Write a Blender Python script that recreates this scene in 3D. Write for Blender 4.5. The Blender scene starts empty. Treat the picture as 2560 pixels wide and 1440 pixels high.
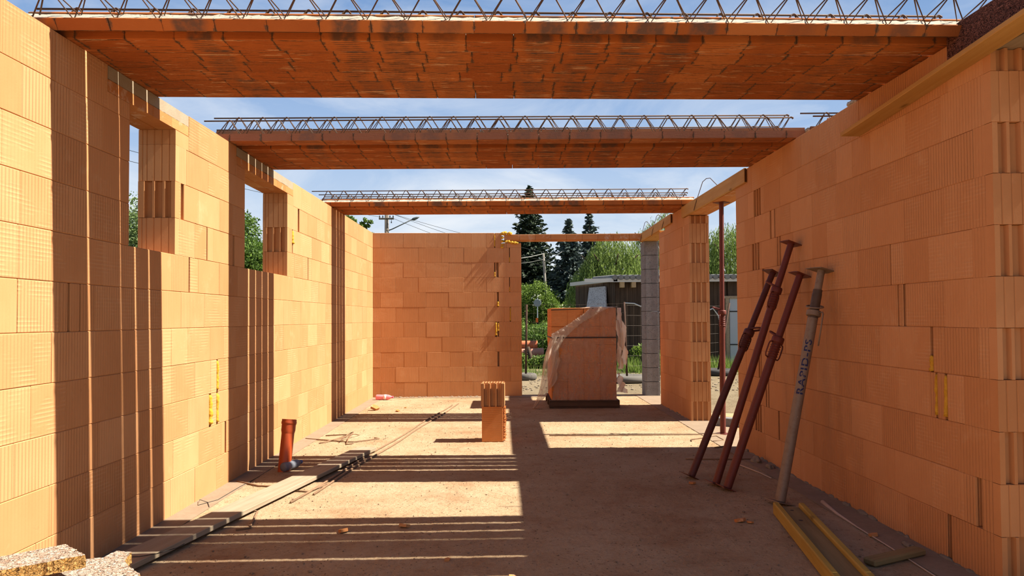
import bpy, bmesh, math, random
from mathutils import Vector, Matrix, Euler, noise as mnoise
random.seed(7)
S = bpy.context.scene
COL = S.collection
PI = math.pi
R_ = random.uniform

# ------------------------------------------------------------------ mesh building
class MB:
    def __init__(s): s.v = []; s.f = []; s.a = []; s.mi = []
    def add(s, vs, fs, a=None, mi=0):
        if a is None: a = random.random()
        b = len(s.v)
        s.v += [tuple(p) for p in vs]; s.a += [a]*len(vs)
        s.f += [tuple(b+i for i in f) for f in fs]; s.mi += [mi]*len(fs)
    def box(s, x0, x1, y0, y1, z0, z1, M=None, a=None, mi=0):
        vs = [Vector((x, y, z)) for z in (z0, z1) for y in (y0, y1) for x in (x0, x1)]
        if M: vs = [M @ v for v in vs]
        s.add(vs, [(0, 2, 3, 1), (4, 5, 7, 6), (0, 1, 5, 4), (2, 6, 7, 3), (0, 4, 6, 2), (1, 3, 7, 5)], a, mi)
    def cbox(s, x0, x1, y0, y1, z0, z1, c=.004, M=None, a=None, mi=0):
        """box with all edges chamfered"""
        vs = []; idx = {}
        for iz, z in enumerate((z0, z1)):
            for iy, y in enumerate((y0, y1)):
                for ix, x in enumerate((x0, x1)):
                    dx = c if ix == 0 else -c; dy = c if iy == 0 else -c; dz = c if iz == 0 else -c
                    for k, p in enumerate(((x, y+dy, z+dz), (x+dx, y, z+dz), (x+dx, y+dy, z))):
                        idx[(ix, iy, iz, k)] = len(vs); vs.append(Vector(p))
        I = lambda ix, iy, iz, k: idx[(ix, iy, iz, k)]
        fs = []
        fs += [[I(0,0,0,0), I(0,0,1,0), I(0,1,1,0), I(0,1,0,0)], [I(1,0,0,0), I(1,1,0,0), I(1,1,1,0), I(1,0,1,0)]]
        fs += [[I(0,0,0,1), I(1,0,0,1), I(1,0,1,1), I(0,0,1,1)], [I(0,1,0,1), I(0,1,1,1), I(1,1,1,1), I(1,1,0,1)]]
        fs += [[I(0,0,0,2), I(0,1,0,2), I(1,1,0,2), I(1,0,0,2)], [I(0,0,1,2), I(1,0,1,2), I(1,1,1,2), I(0,1,1,2)]]
        for iy in (0, 1):
            for ix in (0, 1):
                q = [I(ix,iy,0,0), I(ix,iy,0,1), I(ix,iy,1,1), I(ix,iy,1,0)]; fs.append(q if ix == iy else q[::-1])
        for iz in (0, 1):
            for ix in (0, 1):
                q = [I(ix,0,iz,0), I(ix,1,iz,0), I(ix,1,iz,2), I(ix,0,iz,2)]; fs.append(q if (ix == iz) else q[::-1])
            for iy in (0, 1):
                q = [I(0,iy,iz,1), I(0,iy,iz,2), I(1,iy,iz,2), I(1,iy,iz,1)]; fs.append(q if (iy == iz) else q[::-1])
            for iy in (0, 1):
                for ix in (0, 1):
                    q = [I(ix,iy,iz,0), I(ix,iy,iz,1), I(ix,iy,iz,2)]; fs.append(q if (ix+iy+iz) % 2 else q[::-1])
        if M: vs = [M @ v for v in vs]
        s.add(vs, fs, a, mi)
    def prism(s, poly, h0, h1, M=None, a=None, mi=0, ax='z'):
        """polygon (2D) extruded along an axis"""
        n = len(poly); vs = []
        for h in (h0, h1):
            for p, q in poly:
                vs.append(Vector((p, q, h)) if ax == 'z' else Vector((h, p, q)) if ax == 'x' else Vector((p, h, q)))
        if M: vs = [M @ v for v in vs]
        fs = [tuple(range(n))[::-1], tuple(range(n, 2*n))]
        fs += [(i, (i+1) % n, n+(i+1) % n, n+i) for i in range(n)]
        s.add(vs, fs, a, mi)
    def tube(s, path, r, n=8, a=None, mi=0, cap=True):
        path = [Vector(p) for p in path]; m = len(path)
        rr = r if isinstance(r, (list, tuple)) else [r]*m
        vs = []; up = None
        for i, p in enumerate(path):
            d = (path[min(i+1, m-1)] - path[max(i-1, 0)]).normalized()
            if up is None:
                up = Vector((0, 0, 1)) if abs(d.z) < .9 else Vector((1, 0, 0))
            x = d.cross(up).normalized(); up = x.cross(d).normalized()
            for k in range(n):
                t = 2*PI*k/n; vs.append(p + (x*math.cos(t) + up*math.sin(t))*rr[i])
        fs = []
        for i in range(m-1):
            for k in range(n):
                k2 = (k+1) % n
                fs.append((i*n+k, i*n+k2, (i+1)*n+k2, (i+1)*n+k))
        if cap: fs += [tuple(range(n))[::-1], tuple((m-1)*n+k for k in range(n))]
        s.add(vs, fs, a, mi)
    def lathe(s, prof, n=24, M=None, a=None, mi=0):
        vs = []; m = len(prof)
        for r, z in prof:
            for k in range(n):
                t = 2*PI*k/n; vs.append(Vector((r*math.cos(t), r*math.sin(t), z)))
        if M: vs = [M @ v for v in vs]
        fs = [(i*n+k, i*n+(k+1) % n, (i+1)*n+(k+1) % n, (i+1)*n+k) for i in range(m-1) for k in range(n)]
        fs += [tuple(range(n))[::-1], tuple((m-1)*n+k for k in range(n))]
        s.add(vs, fs, a, mi)
    def quad(s, c, u, w, a=None):
        s.add([c-u-w, c+u-w, c+u+w, c-u+w], [(0, 1, 2, 3)], a)
    def rock(s, c, r, sq=(1, 1, .6), seed=0, n=1):
        bm = bmesh.new(); bmesh.ops.create_icosphere(bm, subdivisions=n, radius=1)
        vs = []
        for v in bm.verts:
            k = 1 + .55*mnoise.noise(v.co*1.3 + Vector((seed*7.1, seed*3.3, 0)))
            vs.append(Vector(c) + Vector((v.co.x*sq[0], v.co.y*sq[1], v.co.z*sq[2]))*r*k)
        fs = [[x.index for x in f.verts] for f in bm.faces]; bm.free()
        s.add(vs, fs)
    def build(s, name, mats, parent=None, smooth=False):
        me = bpy.data.meshes.new(name); me.from_pydata(s.v, [], s.f)
        at = me.attributes.new('blk', 'FLOAT', 'POINT'); at.data.foreach_set('value', s.a)
        if not isinstance(mats, (list, tuple)): mats = [mats]
        for m in mats: me.materials.append(m)
        me.polygons.foreach_set('material_index', s.mi)
        if smooth: me.polygons.foreach_set('use_smooth', [True]*len(s.f))
        me.update()
        o = bpy.data.objects.new(name, me); COL.objects.link(o)
        if parent: o.parent = parent
        return o

def autosmooth(o, ang=35):
    me = o.data
    me.polygons.foreach_set('use_smooth', [True]*len(me.polygons))
    bm = bmesh.new(); bm.from_mesh(me)
    for e in bm.edges:
        if len(e.link_faces) == 2 and e.calc_face_angle(0) > math.radians(ang): e.smooth = False
    bm.to_mesh(me); bm.free()
def tag(o, label=None, cat=None, group=None, kind=None):
    if label: o['label'] = label
    if cat: o['category'] = cat
    if group: o['group'] = group
    if kind: o['kind'] = kind
    return o
def thing(name, loc, label, cat, group=None, rot=(0, 0, 0)):
    o = bpy.data.objects.new(name, None); COL.objects.link(o)
    o.location = loc; o.rotation_euler = rot; o.empty_display_size = .1
    return tag(o, label, cat, group)
def copy_tree(o, parent=None):
    c = o.copy(); COL.objects.link(c)
    if parent: c.parent = parent
    for ch in list(o.children): copy_tree(ch, c)
    return c

# ------------------------------------------------------------------ materials
class NT:
    def __init__(s, name, rough=.9, spec=.2):
        s.m = bpy.data.materials.new(name); s.m.use_nodes = True
        s.t = s.m.node_tree; s.n = s.t.nodes; s.b = s.n['Principled BSDF']; s.out = s.n['Material Output']
        s.b.inputs['Roughness'].default_value = rough
        s.b.inputs['Specular IOR Level'].default_value = spec
        s.tc = s.n.new('ShaderNodeTexCoord')
    def link(s, a, b): s.t.links.new(a, b)
    def _in(s, sock, v):
        if v is None: return
        if hasattr(v, 'is_output'): s.link(v, sock)
        else: sock.default_value = v
    def obj(s): return s.tc.outputs['Object']
    def math(s, op, a, b=None, c=None, clamp=False):
        n = s.n.new('ShaderNodeMath'); n.operation = op; n.use_clamp = clamp
        for i, v in enumerate((a, b, c)): s._in(n.inputs[i], v) if v is not None else None
        return n.outputs[0]
    def vmul(s, v, k):
        n = s.n.new('ShaderNodeVectorMath'); n.operation = 'MULTIPLY'; s._in(n.inputs[0], v); s._in(n.inputs[1], k); return n.outputs[0]
    def vadd(s, v, k):
        n = s.n.new('ShaderNodeVectorMath'); n.operation = 'ADD'; s._in(n.inputs[0], v); s._in(n.inputs[1], k); return n.outputs[0]
    def sep(s, v):
        n = s.n.new('ShaderNodeSeparateXYZ'); s._in(n.inputs[0], v); return n.outputs
    def noise(s, scale, vec=None, detail=4, rough=.55, out=0):
        n = s.n.new('ShaderNodeTexNoise'); n.inputs['Scale'].default_value = scale; n.inputs['Detail'].default_value = detail
        n.inputs['Roughness'].default_value = rough
        s._in(n.inputs['Vector'], vec if vec is not None else s.obj()); return n.outputs[out]
    def voro(s, scale, vec=None, feat='F1', out=0):
        n = s.n.new('ShaderNodeTexVoronoi'); n.feature = feat; n.inputs['Scale'].default_value = scale
        s._in(n.inputs['Vector'], vec if vec is not None else s.obj()); return n.outputs[out]
    def ramp(s, fac, stops, interp='LINEAR'):
        n = s.n.new('ShaderNodeValToRGB'); s._in(n.inputs[0], fac); e = n.color_ramp.elements; n.color_ramp.interpolation = interp
        while len(e) < len(stops): e.new(.5)
        for el, (p, c) in zip(e, stops):
            el.position = p; el.color = c if len(c) == 4 else (*c, 1)
        return n.outputs[0]
    def rng(s, v, a, b, c=0, d=1):
        n = s.n.new('ShaderNodeMapRange'); n.clamp = True
        s._in(n.inputs[0], v); n.inputs[1].default_value = a; n.inputs[2].default_value = b; n.inputs[3].default_value = c; n.inputs[4].default_value = d
        return n.outputs[0]
    def mix(s, f, a, b, mode='MIX'):
        n = s.n.new('ShaderNodeMix'); n.data_type = 'RGBA'; n.blend_type = mode
        s._in(n.inputs[0], f)
        for i, v in ((6, a), (7, b)):
            s._in(n.inputs[i], v if hasattr(v, 'is_output') else (*v[:3], 1))
        return n.outputs[2]
    def mixf(s, f, a, b):
        n = s.n.new('ShaderNodeMix'); s._in(n.inputs[0], f); s._in(n.inputs[2], a); s._in(n.inputs[3], b); return n.outputs[0]
    def oattr(s, name):
        n = s.n.new('ShaderNodeAttribute'); n.attribute_type = 'OBJECT'; n.attribute_name = name; return n.outputs['Fac']
    def attr(s, name='blk'):
        n = s.n.new('ShaderNodeAttribute'); n.attribute_name = name; return n.outputs['Fac']
    def rnd(s):
        return s.n.new('ShaderNodeObjectInfo').outputs['Random']
    def bump(s, h, strength=.5, dist=.004, normal=None):
        n = s.n.new('ShaderNodeBump'); n.inputs['Strength'].default_value = strength; n.inputs['Distance'].default_value = dist
        s._in(n.inputs['Height'], h)
        if normal is not None: s.link(normal, n.inputs['Normal'])
        return n.outputs[0]
    def done(s, col=None, nrm=None, rough=None):
        if col is not None: s._in(s.b.inputs['Base Color'], col if hasattr(col, 'is_output') else (*col, 1))
        if nrm is not None: s.link(nrm, s.b.inputs['Normal'])
        if rough is not None: s._in(s.b.inputs['Roughness'], rough)
        return s.m

def mat_clay(name, c0, c1, c2, ribdir=None, rib=.0235):
    """extruded clay block: fine vertical ribs, some faces with rows of stamped dashes"""
    t = NT(name, .92, .12); P = t.obj(); px, py, pz = t.sep(P)[:3]
    g = t.n.new('ShaderNodeNewGeometry'); nx, ny, nz = t.sep(g.outputs['True Normal'])[:3]
    raw = t.attr(); blk = t.math('FRACT', raw); nosm = t.math('LESS_THAN', raw, 1.5)
    if ribdir == 'z':
        al = pz; fl = t.math('LESS_THAN', t.math('ABSOLUTE', nz), .6); zz = px
    else:
        isx = t.math('GREATER_THAN', t.math('ABSOLUTE', nx), .5)
        n = t.n.new('ShaderNodeMix'); t._in(n.inputs[0], isx); t._in(n.inputs[2], px); t._in(n.inputs[3], py); al = n.outputs[0]
        fl = t.math('LESS_THAN', t.math('ABSOLUTE', nz), .6); zz = pz
    fr = t.math('FRACT', t.math('ADD', t.math('DIVIDE', al, rib), t.math('MULTIPLY', blk, 9.7)))
    d = t.math('PINGPONG', fr, .5)
    rbs = t.rng(d, .02, .17)
    # rib depth varies from block to block, some are nearly smooth
    dep = t.math('ADD', t.rng(t.math('FRACT', t.math('MULTIPLY', blk, 17.3)), .1, .8, .25, 1.0), t.rng(t.noise(2.2, None, 2), .3, .7, -.15, .15))
    fl = t.math('MULTIPLY', fl, nosm)
    rbh = t.math('MULTIPLY', t.math('MULTIPLY', rbs, dep), fl)
    # stamped dashes
    fz = t.math('PINGPONG', t.math('FRACT', t.math('DIVIDE', zz, .021)), .5)
    st = t.rng(fz, .10, .30)
    zone = t.rng(t.noise(5.5, t.vmul(P, (1, 1, 1.6)), 2), .46, .60)
    sel = t.math('GREATER_THAN', t.math('FRACT', t.math('MULTIPLY', blk, 31.7)), .58)
    stf = t.math('MULTIPLY', t.math('MULTIPLY', zone, sel), fl)
    h = t.math('SUBTRACT', rbh, t.math('MULTIPLY', t.math('MULTIPLY', st, stf), .22))
    fine = t.noise(90, None, 5, .7)
    h2 = t.math('ADD', h, t.math('MULTIPLY', fine, .16))
    pits = t.rng(t.voro(23), .02, .10)
    h2 = t.math('ADD', h2, t.math('MULTIPLY', pits, .12))
    big = t.noise(1.7, None, 3); mid = t.noise(9, t.vmul(P, (1, 1, .5)), 4)
    f = t.math('ADD', t.math('MULTIPLY', blk, .46), t.math('ADD', t.math('MULTIPLY', big, .40), t.math('MULTIPLY', mid, .42)))
    col = t.ramp(f, [(.15, c0), (.62, c1), (1, c2)])
    dust = t.rng(t.noise(3.1, t.vadd(P, (3.3, 1.1, 7)), 5, .7), .60, .74, 0, .35)
    col = t.mix(dust, col, (min(1, c2[0]*1.12), min(1, c2[1]*1.35), min(1, c2[2]*1.6)))
    dash = t.math('MULTIPLY', t.math('MULTIPLY', t.math('SUBTRACT', 1.0, st), stf), .22)
    col = t.mix(dash, col, (min(1, c2[0]*1.1), min(1, c2[1]*1.3), min(1, c2[2]*1.5)))
    dirt = t.rng(t.noise(14, t.vadd(P, (9, 4, 2)), 6, .75), .66, .76, 0, .45)
    col = t.mix(dirt, col, (c0[0]*.55, c0[1]*.5, c0[2]*.5))
    return t.done(col, t.bump(h2, 1.0, .0036))
CLAY = mat_clay('clay_block', (.415, .184, .072), (.478, .226, .096), (.525, .270, .125))
CLAY_P = mat_clay('clay_block_ribbed_flat', (.46, .150, .044), (.54, .20, .062), (.60, .255, .09), 'z', .0195)

def mat_shell(name, base=((.32, .088, .020), (.42, .135, .034), (.47, .18, .058)), joists=True):
    """fired ceramic shell: burnt smudges, pale lime patches, dark streaks along the length, cement smears at the joints"""
    t = NT(name, .85, .15); off = t.vmul(t.rnd(), (37, 11, 5)); O = t.obj(); P = t.vadd(O, off)
    blk = t.attr(); g = t.n.new('ShaderNodeNewGeometry'); nz = t.sep(g.outputs['True Normal'])[2]
    dn = t.math('LESS_THAN', nz, -.75); up = t.math('SUBTRACT', 1., dn)
    col = t.ramp(t.math('ADD', t.math('MULTIPLY', blk, .6), t.math('MULTIPLY', t.noise(6, P, 3), .5)), [(.2, base[0]), (.7, base[1]), (1, base[2])])
    d = t.math('PINGPONG', t.math('DIVIDE', t.math('ADD', t.sep(O)[0], .06), .25), .5)
    if joists:
        col = t.mix(t.rng(t.math('FRACT', t.math('MULTIPLY', t.rnd(), 3.7)), 0, 1, 0, .42), col, (.20, .058, .016))
        cen = t.math('MULTIPLY', t.rng(t.math('ADD', d, t.rng(t.noise(9, P, 3), .3, .7, -.08, .08)), .16, .30), t.rng(t.math('FRACT', t.math('MULTIPLY', blk, 13.7)), .45, .75))
        col = t.mix(t.math('MULTIPLY', t.math('MULTIPLY', cen, up), t.rng(t.noise(25, P, 4), .3, .55, .4, .92)), col, (.115, .066, .045))
        purp = t.math('MULTIPLY', t.math('MULTIPLY', t.oattr('tone'), .7), up)
        col = t.mix(purp, col, (.24, .115, .075))
        st = t.rng(t.noise(1, t.vmul(P, (5.0, 70, 70)), 4, .62), .56, .63, 0, .95)
        col = t.mix(t.math('MULTIPLY', st, dn), col, (.10, .044, .016))
        pale = t.rng(t.noise(1, t.vmul(P, (4.5, 19, 19)), 5, .68), .575, .65, 0, .85)
        col = t.mix(t.math('MULTIPLY', pale, dn), col, (.56, .33, .18))
        oy = t.sep(O)[1]; ed = t.math('MINIMUM', oy, t.math('SUBTRACT', .152, oy))
        em = t.math('MULTIPLY', t.rng(t.math('ADD', ed, t.rng(t.noise(14, t.vmul(P, (1, 3, 1)), 4, .7), .3, .7, -.012, .012)), .0, .010, .9, 0), dn)
        col = t.mix(em, col, (.055, .034, .020))
        jn = t.rng(t.math('ADD', d, t.rng(t.noise(28, P, 4, .7), .3, .7, -.05, .05)), .0, .035, .85, 0)
        col = t.mix(jn, col, (.085, .06, .04))
    else:
        pale = t.rng(t.noise(9, P, 5, .7), .56, .66, 0, .75); col = t.mix(pale, col, (.52, .34, .22))
    spk = t.rng(t.voro(60, P), .02, .09, .35, 0)
    col = t.mix(spk, col, (.50, .36, .26))
    h = t.math('ADD', t.noise(60, P, 5, .7), t.math('MULTIPLY', t.noise(1, t.vmul(P, (6, 130, 130)), 3), .8))
    return t.done(col, t.bump(h, .5, .003))
SHELL = mat_shell('ceramic_shell')
SHELL_L = mat_shell('lintel_shell', ((.40, .155, .05), (.46, .20, .07), (.50, .25, .10)), False)

def mat_conc(name, c0, c1, scale=1, bump=.6, pits=True):
    t = NT(name, .95, .1)
    f = t.math('ADD', t.math('MULTIPLY', t.noise(9*scale, None, 6, .7), .7), t.math('MULTIPLY', t.noise(60*scale, None, 4, .7), .4))
    col = t.ramp(f, [(.3, c0), (.75, c1)])
    h = t.noise(70*scale, None, 6, .75)
    if pits:
        v = t.voro(35*scale); p = t.rng(v, .08, .25)
        h = t.math('ADD', h, p); col = t.mix(t.math('MULTIPLY', t.math('SUBTRACT', 1., p), .6), col, (c0[0]*.5, c0[1]*.5, c0[2]*.5))
    return t.done(col, t.bump(h, bump, .008))
CONC = mat_conc('joist_concrete', (.29, .25, .20), (.42, .38, .31))
GREYBLOCK = mat_conc('grey_concrete_block', (.135, .135, .140), (.25, .25, .256), 1.5, .9)
CONC_L = mat_conc('lintel_concrete', (.26, .20, .135), (.34, .28, .20), 1, .3, False)
STRIP = mat_conc('bitumen_strip', (.19, .135, .09), (.265, .198, .138), .6, .25, False)

def mat_floor():
    t = NT('dusty_slab', .96, .08); P = t.obj()
    a = t.noise(.7, P, 5, .6); b = t.noise(4.5, P, 6, .7); c = t.noise(45, P, 5, .75); d = t.noise(160, P, 3, .7)
    f = t.math('ADD', t.math('MULTIPLY', a, .45), t.math('ADD', t.math('MULTIPLY', b, .35), t.math('MULTIPLY', c, .3)))
    col = t.ramp(f, [(.36, (.245, .148, .078)), (.52, (.345, .237, .140)), (.68, (.415, .318, .205))])
    red = t.rng(t.noise(1.6, t.vadd(P, (5, 5, 0)), 4, .65), .52, .70, 0, .55)
    col = t.mix(red, col, (.235, .112, .052))
    spots = t.rng(t.voro(30, P), .05, .16, 1, 0)
    spk = t.math('MULTIPLY', spots, t.rng(t.noise(3, P, 2), .42, .6))
    col = t.mix(t.math('MULTIPLY', spk, .8), col, (.09, .052, .03))
    dk = t.rng(t.noise(17, t.vadd(P, (1, 8, 0)), 6, .85), .54, .66, 0, .6)
    col = t.mix(dk, col, (.125, .068, .038))
    h = t.math('ADD', t.math('MULTIPLY', c, .7), t.math('ADD', t.math('MULTIPLY', d, .35), t.math('ADD', t.math('MULTIPLY', spk, 1.1), t.math('MULTIPLY', b, 1.0))))
    return t.done(col, t.bump(h, 1.0, .013))
FLOOR = mat_floor()
def mat_ground():
    t = NT('sandy_ground', .97, .05); P = t.obj()
    f = t.math('ADD', t.math('MULTIPLY', t.noise(.5, P, 5), .5), t.math('MULTIPLY', t.noise(6, P, 6, .75), .55))
    col = t.ramp(f, [(.35, (.19, .142, .084)), (.55, (.30, .236, .150)), (.75, (.37, .30, .205))])
    py = t.sep(P)[1]
    gr = t.math('MULTIPLY', t.rng(py, 16.5, 19), t.rng(t.noise(.9, P, 5), .35, .55))
    col = t.mix(gr, col, (.055, .085, .02))
    return t.done(col, t.bump(t.noise(9, P, 8, .8), 1, .07))
GROUND = mat_ground()
def mat_wood(name, c0, c1, ax=1, sc=1., rough=.8, knots=True):
    t = NT(name, rough, .2); off = t.vmul(t.rnd(), (13, 7, 3)); P = t.vadd(t.obj(), off)
    k = [26*sc]*3; k[ax] = 1.3*sc
    w = t.noise(1, t.vmul(P, tuple(k)), 5, .65)
    col = t.ramp(w, [(.3, c0), (.7, c1)])
    col = t.mix(t.rng(t.noise(2.5, P, 3), .5, .75, 0, .4), col, tuple(x*.72 for x in c0))
    if knots:
        kk = [9]*3; kk[ax] = 3
        col = t.mix(t.rng(t.voro(.6, t.vmul(P, tuple(kk))), .03, .10, .75, 0), col, tuple(x*.4 for x in c0))
    return t.done(col, t.bump(w, .35, .004))
WOOD = mat_wood('pine_plank', (.33, .22, .115), (.42, .31, .18))
WOODY = mat_wood('yellow_form_wood', (.36, .18, .046), (.44, .25, .08))
WOODP = mat_wood('weathered_plank', (.24, .185, .12), (.33, .265, .19))
WOODH = mat_wood('yellow_beam_wood', (.30, .185, .03), (.42, .28, .06))
WOODW = mat_wood('beam_web_wood', (.17, .11, .045), (.25, .17, .075))
WOODD = mat_wood('dark_shed_boards', (.030, .019, .013), (.085, .055, .037), 2, .7)
WOODG = mat_wood('pallet_wood', (.055, .030, .018), (.10, .058, .034), 0)
END_SHADE = NT('shaded_end_grain', .9).done((.07, .028, .014))  # board end grain with its unlit shade painted in as dark brown
def mat_steel(name, c, r0=.6, rust=(.16, .05, .02), amt=.5, metal=.3):
    t = NT(name, r0, .35); t.b.inputs['Metallic'].default_value = metal
    n = t.noise(22, None, 6, .75)
    col = t.mix(t.rng(n, .48, .66, 0, amt), c, rust)
    col = t.mix(t.rng(t.noise(70, t.vadd(t.obj(), (3, 3, 3)), 4, .7), .66, .74, 0, .7), col, tuple(min(1, x*2.2+.08) for x in c))
    return t.done(col, t.bump(n, .25, .003))
REBAR = mat_steel('rusty_rebar', (.085, .048, .03), .75, (.13, .055, .026), .8, .35)
REBARF = mat_steel('dusty_rebar', (.19, .115, .065), .85, (.28, .16, .085), .8, .1)
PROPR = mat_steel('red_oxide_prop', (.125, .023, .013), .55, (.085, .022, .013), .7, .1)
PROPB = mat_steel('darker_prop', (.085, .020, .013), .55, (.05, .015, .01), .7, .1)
GALV = mat_steel('dusty_galvanized', (.22, .165, .12), .6, (.15, .09, .055), .55, .35)
GALVD = mat_steel('prop_thread', (.10, .07, .05), .6, (.06, .035, .02), .6, .4)
FENCE = mat_steel('rusty_fence_post', (.055, .024, .013), .85, (.035, .014, .008), .6, .1)
WIRE = NT('fence_wire', .6, .4).done((.09, .06, .04))
BLUEP = NT('blue_paint', .6).done((.018, .024, .085))
t = NT('orange_pvc', .45, .4); PVC = t.done(t.mix(t.rng(t.noise(8, None, 5), .5, .75, 0, .3), (.36, .055, .011), (.30, .11, .05)))
t = NT('yellow_foam', .8, .2); FOAM = t.done(t.ramp(t.noise(30, None, 4), [(.3, (.42, .20, .012)), (.7, (.58, .34, .035))]), t.bump(t.noise(55, None, 4), .8, .01))
def mat_chip(name, c0, c1, gap):
    t = NT(name, .9, .1); P = t.vadd(t.obj(), t.vmul(t.noise(14, None, 3, .6, 1), (.05, .05, .05)))
    cs = []; ds = []
    for k, sc in ((95, (.22, 1.4, 1.2)), (85, (1.3, .26, 1.2)), (90, (.7, .75, 1.3))):
        v = t.vmul(P, sc); cs.append(t.sep(t.voro(k, v, 'F1', 1))[0]); ds.append(t.voro(k, v, 'DISTANCE_TO_EDGE'))
    n1 = t.noise(26, t.obj(), 2)
    pk = lambda q: t.mixf(t.math('GREATER_THAN', n1, .55), t.mixf(t.math('GREATER_THAN', n1, .45), q[0], q[1]), q[2])
    lum = pk(cs); e = t.rng(pk(ds), .0, .09)
    col = t.ramp(lum, [(0, c0), (.75, c1), (1, tuple(min(1, x*1.12) for x in c1))])
    hole = t.rng(t.noise(85, t.vmul(t.obj(), (.8, .8, 1)), 3, .6), .60, .68)
    col = t.mix(t.math('MAXIMUM', t.math('MULTIPLY', t.math('SUBTRACT', 1., e), .42), hole), col, gap)
    h = t.math('ADD', t.math('MULTIPLY', e, .5), t.math('SUBTRACT', lum, t.math('MULTIPLY', hole, 1.3)))
    return t.done(col, t.bump(h, 1, .012))
CHIP = mat_chip('wood_fibre_board', (.24, .16, .11), (.47, .37, .30), (.04, .022, .012))
CHIPC = mat_chip('wood_fibre_cut_edge', (.28, .14, .035), (.40, .23, .08), (.06, .024, .008))
CHIPD = mat_chip('dark_fibre_board', (.10, .042, .03), (.17, .075, .056), (.02, .008, .007))

def mat_leaf(name, c0, c1, tr=.35):
    t = NT(name, .6, .3); a = t.attr()
    col = t.ramp(a, [(0, c0), (1, c1)])
    t.done(col)
    tl = t.n.new('ShaderNodeBsdfTranslucent'); t.link(col, tl.inputs[0])
    mx = t.n.new('ShaderNodeMixShader'); mx.inputs[0].default_value = tr
    t.link(t.b.outputs[0], mx.inputs[1]); t.link(tl.outputs[0], mx.inputs[2]); t.link(mx.outputs[0], t.out.inputs[0])
    return t.m
LEAF_B = mat_leaf('bush_leaf', (.045, .085, .012), (.20, .30, .045))
LEAF_T = mat_leaf('tree_leaf', (.03, .07, .012), (.14, .23, .035))
LEAF_P = mat_leaf('pale_tree_leaf', (.09, .15, .045), (.24, .32, .12))
LEAF_W = mat_leaf('willow_leaf', (.075, .12, .02), (.27, .36, .09))
LEAF_S = mat_leaf('spruce_needles', (.006, .014, .008), (.035, .055, .024), .1)
LEAF_BS = mat_leaf('blue_spruce_needles', (.014, .026, .026), (.085, .115, .10), .1)
GRASS = mat_leaf('grass_blades', (.07, .13, .018), (.24, .32, .07))
FLOWER = mat_leaf('white_blossom', (.55, .58, .42), (.8, .82, .68))
BARK = NT('bark', .9).done((.07, .045, .03))
def mat_film(name, col, alpha, rough=.35, wr=1.):
    t = NT(name, rough, .5); P = t.obj()
    w = t.noise(1, t.vmul(P, (9, 9, 5)), 6, .7)
    tr = t.n.new('ShaderNodeBsdfTransparent'); tl = t.n.new('ShaderNodeBsdfTranslucent'); tl.inputs[0].default_value = (*col, 1)
    m0 = t.n.new('ShaderNodeMixShader'); m0.inputs[0].default_value = .45
    t.done(col, t.bump(w, wr, .03))
    t.link(t.b.outputs[0], m0.inputs[1]); t.link(tl.outputs[0], m0.inputs[2])
    mx = t.n.new('ShaderNodeMixShader')
    st = t.rng(t.noise(1, t.vmul(P, (11, 11, 4)), 5, .6), .36, .80, alpha, min(1, alpha+.3))
    t.link(st, mx.inputs[0]); t.link(tr.outputs[0], mx.inputs[1]); t.link(m0.outputs[0], mx.inputs[2]); t.link(mx.outputs[0], t.out.inputs[0])
    return t.m
FILM = mat_film('clear_wrap', (.62, .50, .40), .30)
FILM2 = mat_film('torn_wrap', (.66, .56, .46), .60)
FILMW = mat_film('white_wrap', (.80, .75, .66), .92)
def mat_plastic(name, col, tr):
    t = NT(name, .2, .5); t.done(col)
    tb = t.n.new('ShaderNodeBsdfTransparent'); tb.inputs[0].default_value = (*col, 1)
    mx = t.n.new('ShaderNodeMixShader'); mx.inputs[0].default_value = tr
    t.link(t.b.outputs[0], mx.inputs[1]); t.link(tb.outputs[0], mx.inputs[2]); t.link(mx.outputs[0], t.out.inputs[0]); return t.m
PINK = mat_plastic('pink_bottle', (.85, .33, .36), .35)
CLEAR = mat_plastic('clear_bottle', (.34, .36, .42), .6)
flat = lambda n, c, r=.7: NT(n, r).done(c)
PINKD = flat('pink_cap', (.62, .10, .16)); LABELW = flat('bottle_label', (.82, .66, .62)); BLUEC = flat('blue_cap', (.08, .11, .25))
TYRE = flat('tyre_rubber', (.045, .043, .042), .85); TYREG = flat('dusty_tyre', (.115, .105, .092), .9)
ROOFM = flat('pale_roof', (.52, .52, .50)); ROOFC = mat_conc('roof_sheet', (.10, .10, .10), (.2, .2, .2), .5, .4, False)
WHITEP = mat_steel('flaking_white_panel', (.42, .42, .45), .7, (.07, .06, .05), .9, 0)
DOORM = flat('grey_shed_door', (.36, .40, .44)); DARKM = flat('black_iron', (.02, .02, .02))
POLEW = mat_wood('tarred_pole', (.06, .05, .04), (.20, .165, .13), 2)
POLEC = flat('concrete_pole', (.15, .135, .115)); LAMPM = flat('grey_lamp', (.07, .08, .085), .5)
SIGNM = flat('sign_back', (.22, .25, .27), .5); ORNG = flat('orange_marker', (.80, .16, .03)); BLK = flat('black_marker', (.02, .02, .02)); TEAL = flat('teal_marker', (.02, .35, .28))
STRAP = flat('pallet_strap', (.03, .02, .02), .5); MORT = mat_conc('mortar', (.18, .145, .105), (.27, .22, .165), 1.3, .8, False)
GRITM = mat_conc('grit_stone', (.15, .095, .06), (.30, .22, .15), 2, .4, False)
BATTEN = flat('pale_cable', (.46, .36, .28))

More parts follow.
